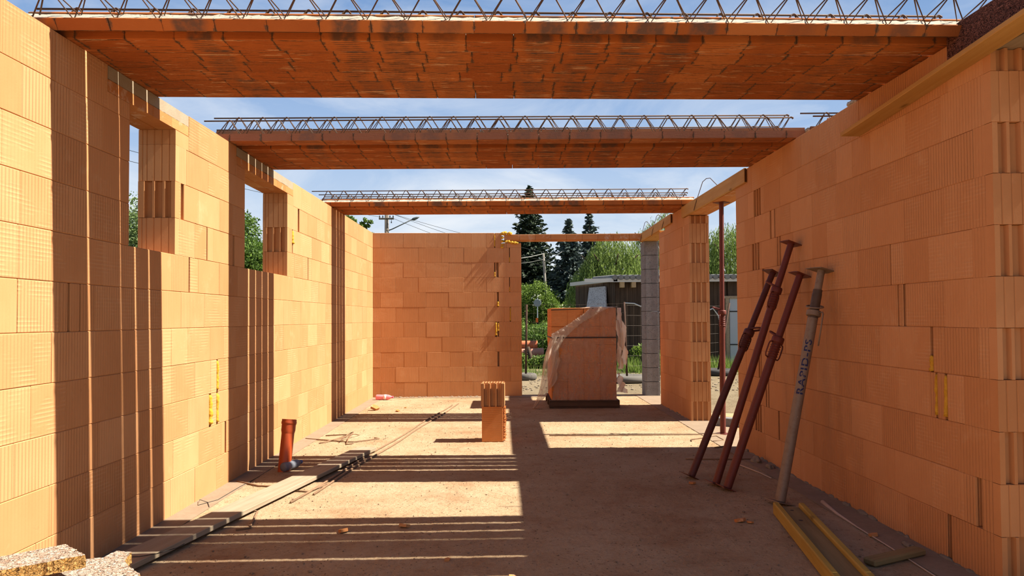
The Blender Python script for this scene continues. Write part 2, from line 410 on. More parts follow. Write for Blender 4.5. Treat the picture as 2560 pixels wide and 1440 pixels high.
# ------------------------------------------------------------------ camera
f_px, pitch, yaw, roll, cyp, H = 1779.04, .0264, .0070, .0060, 749.17, 1.3042
cam = bpy.data.cameras.new('camera'); co = bpy.data.objects.new('camera', cam); COL.objects.link(co)
cam.sensor_width = 36; cam.lens = f_px/2560*36; cam.shift_y = (cyp-720)/2560; cam.clip_start = .05; cam.clip_end = 600
co.matrix_world = Matrix.Translation((0, 0, H)) @ Matrix.Rotation(-yaw, 4, 'Z') @ Matrix.Rotation(pitch, 4, 'X') @ Matrix.Rotation(roll, 4, 'Y') @ Matrix.Rotation(PI/2, 4, 'X')
S.camera = co

# ------------------------------------------------------------------ sun and sky
sun = bpy.data.lights.new('sun', 'SUN'); so = bpy.data.objects.new('sun', sun); COL.objects.link(so)
sun.energy = 15.0; sun.color = (1, .92, .79); sun.angle = math.radians(.53)
so.rotation_euler = Vector((-.825, .0145, -1)).to_track_quat('-Z', 'Y').to_euler(); so.location = (8, 5, 12)
W = bpy.data.worlds.new('sky'); S.world = W; W.use_nodes = True
wt = W.node_tree; wn = wt.nodes; bg = wn['Background']
def wnode(ty, **k):
    n = wn.new(ty)
    for a, b in k.items(): setattr(n, a, b)
    return n
tc = wnode('ShaderNodeTexCoord'); sp = wnode('ShaderNodeSeparateXYZ'); wt.links.new(tc.outputs['Generated'], sp.inputs[0])
rp = wnode('ShaderNodeValToRGB'); wt.links.new(sp.outputs[2], rp.inputs[0])
e = rp.color_ramp.elements
for p, c in ((0, (.66, .76, .85)), (.10, (.56, .67, .80)), (.22, (.36, .50, .73)), (.42, (.15, .29, .56))):
    el = e.new(p) if p not in (0,) else e[0]
    el.position = p; el.color = (*c, 1)
e[-1].position = 1; e[-1].color = (.04, .085, .20, 1)
mp = wnode('ShaderNodeMapping'); mp.inputs['Scale'].default_value = (2.4, 2.4, 7.0); mp.inputs['Location'].default_value = (.35, .2, .4); mp.inputs['Rotation'].default_value = (0, .35, 0)
wt.links.new(tc.outputs['Generated'], mp.inputs[0])
nz = wnode('ShaderNodeTexNoise'); nz.inputs['Scale'].default_value = 1.5; nz.inputs['Detail'].default_value = 7; nz.inputs['Roughness'].default_value = .58; nz.inputs['Distortion'].default_value = .6
wt.links.new(mp.outputs[0], nz.inputs['Vector'])
mr = wnode('ShaderNodeMapRange'); mr.inputs[1].default_value = .42; mr.inputs[2].default_value = .67; mr.inputs[4].default_value = .8
wt.links.new(nz.outputs[0], mr.inputs[0])
lo = wnode('ShaderNodeMapRange'); lo.inputs[1].default_value = .5; lo.inputs[2].default_value = .05; lo.inputs[3].default_value = .25; lo.inputs[4].default_value = 1
wt.links.new(sp.outputs[2], lo.inputs[0])
mm = wnode('ShaderNodeMath', operation='MULTIPLY'); wt.links.new(mr.outputs[0], mm.inputs[0]); wt.links.new(lo.outputs[0], mm.inputs[1])
mxw = wnode('ShaderNodeMix', data_type='RGBA'); wt.links.new(mm.outputs[0], mxw.inputs[0]); wt.links.new(rp.outputs[0], mxw.inputs[6]); mxw.inputs[7].default_value = (.86, .88, .90, 1)
wt.links.new(mxw.outputs[2], bg.inputs[0]); bg.inputs[1].default_value = 1.13
S.view_settings.view_transform = 'Standard'; S.view_settings.look = 'None'; S.view_settings.exposure = 0; S.view_settings.gamma = 1
S.view_settings.use_curve_mapping = False

# ------------------------------------------------------------------ ground and slab
m = MB()
m.box(-120, 120, -60, 160, -.6, -.10); tag(m.build('ground', GROUND), 'sandy building plot around the slab', None, None, 'structure')
m = MB(); m.box(-2.62, 2.78, -2.5, 12.22, -.35, -.006); m.box(-2.62, 2.78, -2.5, 3.2, -.006, 0); m.box(-2.62, -2.3, 3.2, 12.22, -.006, 0); m.box(2.3, 2.78, 3.2, 12.22, -.006, 0)
gy = [3.2]                                   # uneven dusty surface: a fine grid, coarser with distance
while gy[-1] < 12.2: gy.append(gy[-1] + .010 + .0016*(gy[-1]-3.2))
gy[-1] = 12.22
gx = [-2.3+4.6*i/330 for i in range(331)]; vs = []
for y in gy:
    for x in gx:
        p = Vector((x, y, 0)); h_ = .0022*mnoise.noise(p*11) + .0022*mnoise.noise(p*31+Vector((5, 5, 5))) + .0016*mnoise.noise(p*75)
        ed = min(1, (2.3-abs(x))/.12, (12.22-y)/.1)
        vs.append((x, y, max(-.005, min(.0035, h_-.0012))*ed))
nx_ = 331; m.add(vs, [(j*nx_+i, j*nx_+i+1, (j+1)*nx_+i+1, (j+1)*nx_+i) for j in range(len(gy)-1) for i in range(nx_-1)], .5)
tag(m.build('floor', FLOOR), 'dusty concrete floor slab', None, None, 'structure')
m = MB(); m.box(-2.5, -2.075, -2, 12.1, .0005, .004); tag(m.build('trim_1', STRIP), 'grey damp-proof strip under the left wall', None, None, 'structure')
m = MB(); m.box(2.15, 2.62, -2, 12.0, .0005, .004); tag(m.build('trim_2', STRIP), 'grey damp-proof strip under the right wall', None, None, 'structure')
m = MB(); m.box(-2.07, .5, 11.79, 12.17, .0005, .004); tag(m.build('trim_3', STRIP), 'grey damp-proof strip under the back wall', None, None, 'structure')

# ------------------------------------------------------------------ block walls
RR={10:[6.718,5.967,5.598,4.944,4.417,4.117],9:[6.828,6.399,5.672,5.013,4.55,4.151,3.806],8:[6.646,5.416,5.017,4.674,4.302,3.928,3.552],7:[6.489,5.423,4.932,4.556,4.178,3.808],6:[6.86,6.305,5.652,5.166,4.73,4.435,3.951,3.575],5:[6.76,5.457,5.011,4.65,3.805],4:[6.814,6.335,5.593,5.211,4.846,4.472,4.099,3.547],3:[6.925,6.224,5.799,5.386,5.023,4.645,4.273,3.667],2:[6.836,5.972,5.591,5.205,4.851,4.467,4.103,3.725],1:[5.779,5.454,5.078,4.708,4.332,3.961],0:[6.912,6.453,6.081,5.704,5.328,4.958,4.576,4.2]}
RS=[(9,6.612,6.664,0),(9,6.549,6.591,0),(9,6.488,6.529,0),(8,6.237,6.275,0),(8,6.146,6.173,0),(7,6.675,6.728,0),(7,6.612,6.654,0),(7,6.540,6.591,0),(7,6.093,6.120,0),(7,6.036,6.067,0),(6,6.425,6.479,0),(6,4.332,4.343,0),(5,4.249,4.268,0),(5,4.183,4.208,0),(4,3.924,3.951,1),(3,6.566,6.597,0),(3,6.521,6.541,0),(3,3.891,3.911,2),(3,3.807,3.828,2),(2,6.403,6.432,0),(2,6.346,6.375,0),(1,6.664,6.706,0),(1,6.602,6.638,0),(1,6.542,6.582,0),(1,6.119,6.150,0),(1,3.547,3.589,0),(0,3.791,3.828,0)]
LR={10:[3.158,3.536,5.178,5.523],9:[3.285,3.661,4.975,5.348],8:[3.529,3.776,5.175,5.56,8.196,8.602],7:[3.285,3.665,3.861,5.122,7.505,7.828],6:[3.275,3.513,3.964,4.361,5.182,5.559,7.83,8.832],5:[3.276,3.892,4.272,4.626,4.909,5.29,6.878,7.425,8.442],4:[3.521,3.898,4.322,4.772,5.016,5.393,5.908,6.903,7.427,8.037,9.199],3:[3.376,3.64,3.938,4.339,4.776,5.135,5.678,6.165,6.929,7.287,8.022,8.418],2:[3.263,3.647,3.95,4.376,4.664,5.023,5.854,6.234,7.028,7.768,8.162,8.934],1:[3.518,3.806,4.156,4.487,4.806,5.208,6.005,6.648,7.285,7.673,8.394,9.117],0:[3.424,3.624,3.901,4.291,4.77,5.145,5.523,6.007,6.49,7.517,8.124,8.896]}
LS=[(8,4.898,4.947,0),(7,5.326,5.34,0),(7,5.831,5.874,0),(6,5.028,5.051,0),(5,3.651,3.671,0),(5,3.75,3.761,0),(3,5.518,5.545,2),(2,5.385,5.421,2),(2,5.521,5.548,2),(1,5.683,5.716,0),(9,7.638,7.705,0),(8,7.434,7.468,1),(7,8.025,8.057,0)]
BR={10:[-2.112,-1.733,-1.356,-0.974,-0.592,-0.345],9:[-1.86,-1.483,-1.097,-0.722,-0.34],8:[-2.112,-1.733,-1.356,-0.974,-0.592],7:[-1.865,-1.483,-1.097,-0.722,-0.34],6:[-2.118,-1.737,-1.356,-0.974,-0.592,-0.21],5:[-1.865,-1.483,-1.097,-0.722,-0.34],4:[-2.112,-1.733,-1.351,-0.967,-0.585],3:[-1.86,-1.479,-1.091,-0.704,-0.327,0.064],2:[-2.112,-1.726,-1.344,-0.963,-0.574],1:[-1.865,-1.479,-1.093,-0.711,-0.329,0.055],0:[-2.112,-1.726,-1.338,-0.951,-0.57,-0.187]}
BS=[(10,-0.21,-0.194,2),(9,0.042,0.055,1),(8,-0.21,-0.194,1),(8,-0.169,-0.138,0),(7,0.042,0.053,1),(6,-0.165,-0.136,1),(5,0.049,0.064,2),(4,-0.199,-0.169,2),(4,-0.156,-0.136,1),(2,-0.158,-0.131,0)]

def end_profile(kind, w, d):
    """outline of a block end across the wall thickness w (p from 0 to w), depth q <= 0 into the wall; kind 0: deep channels, 1: flat with fine ridges"""
    pts = [(0, -d), (w, -d), (w, 0)]
    if kind == 0:
        for a, b in ((.205, .158), (.135, .088), (.065, .030)):
            pts += [(a+.004, 0), (a-.002, -.028), (b+.002, -.028), (b-.004, 0)]
    else:
        for a in (.222, .192, .142, .092, .042):
            pts += [(a+.006, -.003), (a, -.009), (a-.004, -.003)]
        pts = [pts[0], pts[1], (w, -.003)] + pts[3:] + [(0, -.003)]
        return pts
    return pts + [(0, 0)]

def lay_wall(name, label, to_world, rows, start, end, joints, slots, openings, thick, skip=None, ends=()):
    """rows: (k, z0, z1). to_world(along, depth, z): depth 0 = inner face, thick = outer face"""
    m = MB(); foam = []
    M = to_world
    for k, z0, z1 in rows:
        spans = [(start, end)]
        for (oa, ob, oz0, oz1) in openings:
            if z0 < oz1-.01 and z1 > oz0+.01:
                ns = []
                for a, b in spans:
                    if ob <= a or oa >= b: ns.append((a, b)); continue
                    if oa > a: ns.append((a, oa))
                    if ob < b: ns.append((ob, b))
                spans = ns
        for a, b in spans:
            js = sorted([j for j in joints.get(k, []) if a+.06 < j < b-.06])
            cut = [a] + js + [b]; full = [a]
            for p, q in zip(cut, cut[1:]):
                n = 1
                L = q-p
                if L > .46:
                    n = max(2, round(L/.375))
                    offs = R_(-.06, .06) if n > 2 else 0
                for i in range(1, n): full.append(p + L*i/n)
                full.append(q)
            ss = sorted([(s[1], s[2], s[3]) for s in slots if s[0] == k and a <= s[1] and s[2] <= b])
            segs = []
            for p, q in zip(full, full[1:]):
                parts = [(p, q)]
                for sa, sb, sf in ss:
                    np_ = []
                    for pp, qq in parts:
                        if sb <= pp or sa >= qq: np_.append((pp, qq)); continue
                        if sa-pp > .012: np_.append((pp, sa))
                        if qq-sb > .012: np_.append((sb, qq))
                    parts = np_
                segs += parts
            for sa, sb, sf in ss:
                m.box(sa-.002, sb+.002, .055, thick-.02, z0, z1, M)
                if sf: foam.append((k, sa, sb, sf, z0, z1))
            for p, q in segs:
                w = 0 if abs(p-a) > .001 and abs(q-b) > .001 else 1
                kind = None
                for (ea, which) in ends:      # an end face that shows its channels
                    if which == 'lo' and abs(p-ea) < .002: kind = 'lo'
                    if which == 'hi' and abs(q-ea) < .002: kind = 'hi'
                jit = R_(-.0009, .0009); aa = random.random()
                if kind:
                    pr = end_profile(k % 2, thick, q-p)
                    pr = end_profile(k % 2, thick, .055)
                    if kind == 'lo': poly = [(p - y, x) for x, y in pr]; m.box(p+.055, q-.0004, jit, thick, z0+.0004, z1-.0004, M, aa)
                    else: poly = [(q + y, x) for x, y in pr][::-1]; m.box(p+.0004, q-.055, jit, thick, z0+.0004, z1-.0004, M, aa)
                    m.prism([(x, y+jit) for x, y in poly], z0+.0012, z1-.0012, M, 2+aa)
                else:
                    m.cbox(p+.0004, q-.0004, jit, thick, z0+.0004, z1-.0004, .0036, M, aa)
    o = m.build(name, CLAY); tag(o, label, None, None, 'structure')
    # normals
    bm = bmesh.new(); bm.from_mesh(o.data); bmesh.ops.recalc_face_normals(bm, faces=bm.faces); bm.to_mesh(o.data); bm.free()
    for k, sa, sb, sf, z0, z1 in foam:
        fm = MB(); c = (sa+sb)/2; n = 11
        za = z0 + (.02 if sf == 2 else R_(.08, .15)); zb = z1 - (.01 if sf == 2 else R_(0, .03))
        if sf == 1 and random.random() < .4: za, zb = z0+.01, z0+.09
        pts = []; rr = []
        for i in range(n):
            z = zb + (za-zb)*i/(n-1)
            pts.append(M @ Vector((c + R_(-.002, .002), .004+R_(-.003, .003), z))); rr.append(max(.006, (sb-sa)*.55*R_(.7, 1.25)) * (.5 if i in (0,) else 1.25 if i > n-3 else 1))
        fm.tube(pts, rr, 7); fo = fm.build('foam_strip', FOAM, o, True); fo['label'] = 'hardened yellow foam filling an open joint'
    return o

ROWS = [(k, .25*k, .25*k+.25) for k in range(11)]
ROWSL = [(k, .25*k, .25*k+.25) for k in range(10)] + [(9.5, 2.5, 2.6), (10, 2.6, 2.745)]
XL = -2.243
ML = Matrix(((0, -1, 0, XL), (1, 0, 0, 0), (0, 0, 1, 0), (0, 0, 0, 1)))      # along=y, depth -> -x
LRows = dict(LR)
wallL_rows = ROWS
lint = [(3.995, 5.015, 2.6, 2.76), (5.905, 7.475, 2.6, 2.76)]
wins = [(4.231, 4.812, 1.75, 2.61), (6.095, 7.270, 1.75, 2.61)]
# row 10 is cut to two strips so that the lintels can bed on the lower one
def left_rows():
    return [(k, .25*k, .25*k+.25) for k in range(10)]
lay_wall('wall_left', 'left wall of hollow clay blocks with two window openings, half in striped shade', ML, left_rows(), -2.0, 12.16, LR, LS, wins, .25, None, [(4.812, 'lo'), (7.270, 'lo')])
top = MB()
for a, b, z0, z1 in ((3.995, 4.231, 2.5, 2.6), (4.812, 5.015, 2.5, 2.6), (5.905, 6.095, 2.5, 2.6), (7.27, 7.475, 2.5, 2.6)):
    if a in (4.812, 7.27): top.prism([(a - y, x) for x, y in end_profile(1, .25, b-a)], z0, z1-.001, ML, 2.5)
    else: top.cbox(a, b, 0, .25, z0, z1-.001, .0028, ML)
cut = [-2.0, -1.6, -1.2, -.8, -.45, -.1, .28, .66, 1.03, 1.4, 1.78, 2.4, 2.78, 3.158, 3.536, 3.994]
for a, b in zip(cut, cut[1:]): top.cbox(a, b, R_(-.001, .001), .25, 2.5, 2.75, .0028, ML)
for a, b in ((5.016, 5.186), (5.178, 5.523), (5.523, 5.904), (7.476, 7.78), (7.78, 8.16), (8.16, 8.53), (8.53, 8.9), (8.9, 9.28), (9.28, 9.65), (9.65, 10.03), (10.03, 10.4), (10.4, 10.78), (10.78, 11.15), (11.15, 11.53), (11.53, 12.16)):
    top.cbox(a, b, R_(-.001, .001), .25, 2.5, 2.75, .0028, ML)
o = top.build('block_course', CLAY, bpy.data.objects['wall_left'])
bm = bmesh.new(); bm.from_mesh(o.data); bmesh.ops.recalc_face_normals(bm, faces=bm.faces); bm.to_mesh(o.data); bm.free()

xr = lambda y: 2.3851 - .0084*y
ang = math.atan(.0084)
MR = Matrix(((-.0084, 1, 0, 2.3851), (1, 0, 0, 0), (0, 0, 1, -.006), (0, 0, 0, 1)))       # along=y, depth -> +x
lay_wall('wall_right', 'right wall of hollow clay blocks in the shade with channelled block ends at its near edge', MR, ROWS, 3.411, 7.175, RR, RS, [(3.40, 3.745, 2.62, 2.8)], .25, None, [(3.411, 'lo')])
m = MB(); m.prism([(3.411 - y, x) for x, y in end_profile(0, .25, .055)], 2.5, 2.612, MR, 2.3); m.cbox(3.466, 3.745, 0, .25, 2.5, 2.618, .003, MR)
o = m.build('block_course', CLAY, bpy.data.objects['wall_right'])
bm = bmesh.new(); bm.from_mesh(o.data); bmesh.ops.recalc_face_normals(bm, faces=bm.faces); bm.to_mesh(o.data); bm.free()
lay_wall('wall_sun_block', 'added unseen wall beyond the right wall, keeps sun out of the near opening', Matrix(((1, 0, 0, 2.64), (0, 1, 0, 3.14), (0, 0, 1, 0), (0, 0, 0, 1))), ROWS, 0, 4.5, {}, [], [], .25)  # added out of view to stop sun spilling onto the yellow beam
PR = {k: ([9.22, 9.6, 9.97, 10.35] if k % 2 else [9.05, 9.41, 9.78, 10.16, 10.5]) for k in range(11)}
lay_wall('wall_pier', 'short clay block pier between the two openings on the right', MR, ROWS[:10], 8.965, 10.68, PR, [(9, 9.3, 9.33, 0)], [], .25, None, [(8.965, 'lo')])
m = MB()
for a, b, z1 in ((8.965, 9.2, 2.6), (9.2, 9.55, 2.75), (9.55, 9.93, 2.75), (9.93, 10.3, 2.75), (10.3, 10.68, 2.58)):
    if a == 8.965: m.prism([(a - y, x) for x, y in end_profile(0, .25, b-a)], 2.5, z1, MR, 2.4)
    else: m.cbox(a, b, 0, .25, 2.5, z1, .003, MR)
o = m.build('block_course', CLAY, bpy.data.objects['wall_pier'])
bm = bmesh.new(); bm.from_mesh(o.data); bmesh.ops.recalc_face_normals(bm, faces=bm.faces); bm.to_mesh(o.data); bm.free()
YB = 11.908
ba = math.radians(2.2); MBk = Matrix.Translation((XL, YB, 0)) @ Matrix.Rotation(ba, 4, 'Z') @ Matrix.Translation((-XL, 0, 0))
lay_wall('wall_back', 'far wall of ribbed clay blocks with yellow foam in its right hand joints', MBk, ROWS, XL+.001, .247, BR, BS, [(-.083, .3, 2.585, 2.8)], .25)
m = MB()
for a_, b_ in ((-.075, .0), (.001, .246)): m.cbox(a_, b_, 0, .25, 2.5005, 2.578, .003, MBk)
m.build('block_course', CLAY, bpy.data.objects['wall_back'])
# mortar beds
for nm, M, a, b, par in (('wall_right', MR, 3.41, 7.17, 0), ('wall_pier', MR, 8.96, 10.69, 0)):
    m = MB(); y = a
    while y < b:
        l = R_(.05, .16); w = R_(.0, .022)
        if nm == 'wall_left': w *= .3
        m.rock(M @ Vector((y, -w*.4, R_(.0, .012))), 1, (R_(.012, .03), l*.5, R_(.006, .02)), random.random()*9, 2); y += l*R_(.8, 1.8)
    m.build('mortar_bed', MORT, bpy.data.objects[nm], True)
# foam blobs round the lintel bearing on the back wall
m = MB()
for p, r in (((-.065, 2.735), .04), ((-.03, 2.75), .035), ((.045, 2.735), .04), ((-.075, 2.67), .03), ((-.07, 2.61), .028), ((-.075, 2.55), .022), ((-.078, 2.51), .024), ((-.01, 2.605), .03), ((.04, 2.6), .028), ((.09, 2.585), .03), ((.14, 2.58), .03), ((.17, 2.575), .024)):
    m.rock((p[0], YB+.078, p[1]), r, (1.1, .7, .8), r*99, 2)
o = m.build('foam_blob', FOAM, bpy.data.objects['wall_back'], True); o['label'] = 'lumpy yellow foam at the lintel end'

# ------------------------------------------------------------------ lintels
def lintel(name, label, loc, rot, L, group=None):
    t_ = thing(name, loc, label, 'lintel', group, rot); m = MB(); c = MB(); n = max(1, round(L/.25)); s = L/n
    for i in range(n):
        m.cbox(i*s+.0006, (i+1)*s-.0006, 0, .122, 0, .071, .003)
    m.build('ceramic_shell', SHELL_L, t_)
    N = 40; vs = []; prof = [.071 + .006*mnoise.noise(Vector((i*.9, L, 0))) for i in range(N+1)]
    for i in range(N):
        x0, x1 = L*i/N, L*(i+1)/N
        c.add([(x0, .001, prof[i]), (x1, .001, prof[i+1]), (x1, .121, prof[i+1]), (x0, .121, prof[i]), (x0, .001, .146), (x1, .001, .146), (x1, .121, .146), (x0, .121, .146)],
              [(0, 1, 5, 4), (2, 3, 7, 6), (4, 5, 6, 7)] + ([(0, 4, 7, 3)] if i == 0 else []) + ([(1, 2, 6, 5)] if i == N-1 else []), .5)
    c.build('concrete_core', CONC_L, t_); return t_
rz = (0, 0, PI/2)
lintel('window_lintel', 'clay and concrete lintel flush with the room face over the near window', (XL, 4.0, 2.6), rz, 1.012)
lintel('window_lintel', 'outer lintel over the near window, behind the room side one', (XL-.126, 4.0, 2.6), rz, 1.012)
lintel('window_lintel', 'clay and concrete lintel with a ragged crack line over the far window', (XL, 5.91, 2.6), rz, 1.562)
lintel('window_lintel', 'outer lintel over the far window, behind the room side one', (XL-.126, 5.91, 2.6), rz, 1.562)
a = PI/2 + ang
lintel('door_lintel', 'clay lintel over the right doorway, room side row behind the form board', (xr(6.98)+.1225+.003, 7.0, 2.602), (0, 0, a), 2.19)
lintel('door_lintel', 'clay lintel over the right doorway, outer row resting on the prop', (xr(6.98)+.2475, 7.0, 2.602), (0, 0, a), 2.19)
t_ = thing('shallow_lintel', (-.045, YB+.088, 2.61), 'thin terracotta lintel spanning from the far wall to the grey block pillar', 'lintel', None, (0, 0, math.radians(-1.6)))
m = MB(); n = 9; s = (2.33+.045)/n
for i in range(n): m.cbox(i*s+.001, (i+1)*s-.001, 0, .16, 0.018, .11, .003); m.cbox(i*s+.001, (i+1)*s-.001, .02, .14, 0, .018, .002)
m.build('ceramic_shell', SHELL_L, t_)
m = MB(); m.box(.0, 2.37, .02, .14, .108, .116); m.build('concrete_core', CONC, t_)

# ------------------------------------------------------------------ ceramic joists with lattice girders
JL = 4.88
def make_joist():
    root = thing('ceiling_joist', (0, 0, 0), 'x', 'joist')
    m = MB(); n = 20; s = .25; x = -.06
    prof = [(0, .004), (.004, 0)]
    for c in (.03, .056, .082, .108, .130): prof += [(c-.005, 0), (c-.003, .0035), (c+.003, .0035), (c+.005, 0)]
    W_ = .152
    prof += [(W_-.004, 0), (W_, .004), (W_, .06), (W_-.02, .06), (W_-.022, .030), (.022, .030), (.02, .06), (0, .06)]
    while x < JL-.01:
        x1 = min(JL, x+s); x0 = max(0, x)
        dy = R_(-.0022, .0022)
        m.prism([(p+dy, q) for p, q in prof], x0+.0012, x1-.0012, None, random.random(), 0, 'x'); x = x1
    o = m.build('ceramic_shell', SHELL, root)
    bm = bmesh.new(); bm.from_mesh(o.data); bmesh.ops.recalc_face_normals(bm, faces=bm.faces); bm.to_mesh(o.data); bm.free()
    c = MB(); nx, ny = 150, 6
    vs = []; 
    for i in range(nx+1):
        for j in range(ny+1):
            x = JL*i/nx - .015; y = .0225 + (W_-.045)*j/ny
            vs.append((x, y, .054 + .006*mnoise.noise(Vector((x*22, y*22, 1))) + .004*mnoise.noise(Vector((x*60, y*60, 1)))))
    fs = [(i*(ny+1)+j, (i+1)*(ny+1)+j, (i+1)*(ny+1)+j+1, i*(ny+1)+j+1) for i in range(nx) for j in range(ny)]
    c.add(vs, fs, .5)
    c.box(-.015, JL-.015, .0225, W_-.0225, .031, .05, None, .5)
    c.build('concrete_core', CONC, root, True)
    g = bpy.data.objects.new('lattice_girder', None); COL.objects.link(g); g.parent = root
    m = MB(); m.tube([(-.05, W_/2, .186), (JL-.1, W_/2, .186)], .0058, 8); m.build('top_bar', REBAR, g, True)
    for sgn in (-1, 1):
        m = MB(); pts = []; x = .06
        while x < JL-.15:
            yb = W_/2 + sgn*.038
            yt = W_/2 + sgn*.005
            q = lambda f: yb + (yt-yb)*f
            pts += [(x, q(0), .045), (x+.082, q(.92), .176), (x+.092, q(1), .188), (x+.1, q(1), .1915), (x+.108, q(1), .188), (x+.118, q(.92), .176)]
            x += .2
        m.tube(pts, .0039, 6); m.build('zigzag_bar', REBAR, g, True)
    return root
proto = make_joist()
used = [0]
def joist(yl, yr, z, tilt, label, group, x0=-2.425, dx=0, tone=0., sx=1.):
    """front bottom edge runs from y=yl at x=-2.243 to y=yr at x=2.33"""
    r = proto if not used[0] else copy_tree(proto); used[0] = 1
    sl = (yr-yl)/4.573; y0 = yl + sl*(x0+2.243)
    r.matrix_world = Matrix.Translation((x0+dx, y0, z)) @ Matrix.Rotation(math.atan(sl), 4, 'Z') @ Matrix.Rotation(tilt, 4, 'X') @ Matrix.Diagonal((sx, 1, 1, 1))
    r['label'] = label; r['group'] = group; r['category'] = 'joist'
    for ch in r.children:
        if ch.name.startswith('ceramic_shell'): ch['tone'] = tone
    return r
g1, g2, g3 = 'joists of the nearest bundle', 'joists of the middle bundle', 'joists of the farthest bundle'
ORD = ['second', 'third', 'fourth', 'fifth', 'sixth', 'rearmost']
zb = 2.7505
joist(3.524, 3.645, zb, math.radians(34.5), 'tilted ceramic joist at the front of the nearest ceiling bundle, burnt smudges along it', g1, -2.425, 0, 0., 1.035)
for i, (y, dl) in enumerate(((3.684, 0), (3.852, 0), (4.006, 0), (4.164, 0), (4.330, 0), (4.497, 0))):
    joist(y-.06, y+.062, zb, 0, f'ceramic joist of the nearest ceiling bundle, {ORD[i]} row from its front', g1, -2.42+R_(-.05, .05))
joist(5.735, 5.700, zb, 0, 'front ceramic joist of the middle ceiling bundle with stamped purple-brown face', g2, -2.425, 0, 1.)
joist(5.872, 5.848, zb+.0615, 0, 'raised ceramic joist bridging the first two joists of the middle ceiling bundle', g2, -2.40, 0, .8)
for i, y in enumerate((5.995, 6.176, 6.342, 6.504, 6.674)):
    joist(y+.018, y-.012, zb, 0, f'ceramic joist of the middle ceiling bundle, {["second", "third", "fourth", "fifth", "rearmost"][i]} flat row from its front', g2, -2.42+R_(-.05, .05))
joist(9.125, 9.065, zb, math.radians(24), 'tilted ceramic joist at the front of the farthest ceiling bundle, pale concrete top showing', g3, -2.45)
for i, y in enumerate((9.205, 9.370, 9.530, 9.690)):
    joist(y+.008, y-.02, zb, 0, f'ceramic joist of the farthest ceiling bundle, {["second", "third", "fourth", "rearmost"][i]} row from its front', g3, -2.42+R_(-.05, .05))
g4 = 'joists of the next room'
joist(5.62, 5.55, zb+.012, 0, 'joist end on the right wall top between the near and middle bundles, lower grey end', g4, -2.425, 4.855)
joist(5.30, 5.24, zb+.012, math.radians(-38), 'tilted pale joist end on the right wall top beside the lower grey joist end', g4, -2.425, 4.86)
joist(4.86, 4.84, zb+.012, 0, 'joist end on the right wall top just behind the nearest bundle, upper grey end', g4, -2.425, 4.855)

# ------------------------------------------------------------------ form boards on the right
def plank(name, label, cat, p0, p1, w, th, mat, wdir=Vector((0, 0, 1)), end=None, group=None, bev=.004):
    """board from p0 to p1 (corner line), width along wdir, thickness along cross"""
    p0, p1 = Vector(p0), Vector(p1); d = (p1-p0); L = d.length; y = d/L
    z = (wdir - y*wdir.dot(y)).normalized(); x = y.cross(z)
    M = Matrix(((x.x, y.x, z.x, p0.x), (x.y, y.y, z.y, p0.y), (x.z, y.z, z.z, p0.z), (0, 0, 0, 1)))
    m = MB(); m.cbox(0, th, 0, L, 0, w, bev, None, .5)
    if end: m.box(.004, th-.004, -.001, .0, .004, w-.004, None, .5, 1)  # thin sheet over the near end, shade put into its colour
    o = m.build(name, [mat, end] if end else mat); o.matrix_world = M
    return tag(o, label, cat, group)
plank('form_board', 'yellow form board on edge along the right doorway lintel, bent bar hooked over it', 'board', (xr(6.83)-.028, 6.83, 2.605), (xr(9.24)-.028, 9.24, 2.60), .142, .026, WOODY, Vector((0, 0, 1)), END_SHADE)
plank('form_board', 'yellow form board on edge above the grey block pillar', 'board', (xr(9.83)-.028, 9.83, 2.615), (xr(12.0)-.028, 12.02, 2.588), .132, .026, WOODY, Vector((0, 0, 1)), END_SHADE)
m = MB(); m.cbox(0, .25, 0, 1.42, 0, .028, .003, None, .5)
o = tag(m.build('form_soffit', WOODY), 'orange form plank lying flat between the pier and the grey block pillar', 'board'); o.location = (xr(11.3)+.001, 10.66, 2.586); o.rotation_euler = (0, 0, ang)
m = MB(); m.cbox(.048, .30, 0, 2.47, 0, .03, .003, None, .5)
o = tag(m.build('form_soffit', WOODP), 'pale form plank under the lintel at the right edge of the photo', 'board'); o.location = (xr(1.0), 1.0, 2.6085); o.rotation_euler = (0, 0, ang)
m = MB(); m.cbox(0, .131, 0, 2.35, 0, .026, .003, None, .5)
o = tag(m.build('ledger_plank', WOODY), 'long yellow plank running along the right wall just under the nearest ceiling bundle', 'board')
o.matrix_world = Matrix.Translation((2.2165, 4.675, 2.497)) @ Matrix.Rotation(ang, 4, 'Z') @ Matrix.Rotation(math.radians(-3.6), 4, 'X') @ Matrix.Translation((0, -2.35, 0))
m = MB(); m.cbox(0, .05, 0, 1.5, 0, .215, .004, None, .5)
o = tag(m.build('fibre_form_board', CHIPD), 'dark purple wood-fibre board standing on the right wall top above the yellow plank', 'board'); o.location = (xr(2.24)-.004, 2.24, 2.614); o.rotation_euler = (0, 0, ang)

def wire(name, label, cat, pts, r, mat=REBAR, group=None, n=7):
    m = MB(); m.tube(pts, r, n); return tag(m.build(name, mat, None, True), label, cat, group)
def stirrup(y0, zt, ht, wd, label):
    x = xr(y0)-.034
    pts = [(x-.0, y0+.09, zt-.06), (x-.004, y0+.07, zt-.055), (x-.006, y0, zt+.0), (x+.05, y0-.05*wd, zt+ht*.93), (x+.065, y0-.09*wd, zt+ht), (x+.08, y0-.13*wd, zt+ht*.94), (x+.24, y0-.22*wd, zt-.03)]
    wire('bent_bar', label, 'rebar', pts, .0042, REBAR, 'bent bars hooked on the form boards')
stirrup(8.52, 2.665, .265, 2.6, 'bent steel bar hooked over the form board of the right doorway')
stirrup(10.25, 2.65, .24, 1.0, 'bent steel bar on the far form board, nearest of three')
stirrup(10.95, 2.64, .24, 1.0, 'bent steel bar on the far form board, middle of three')
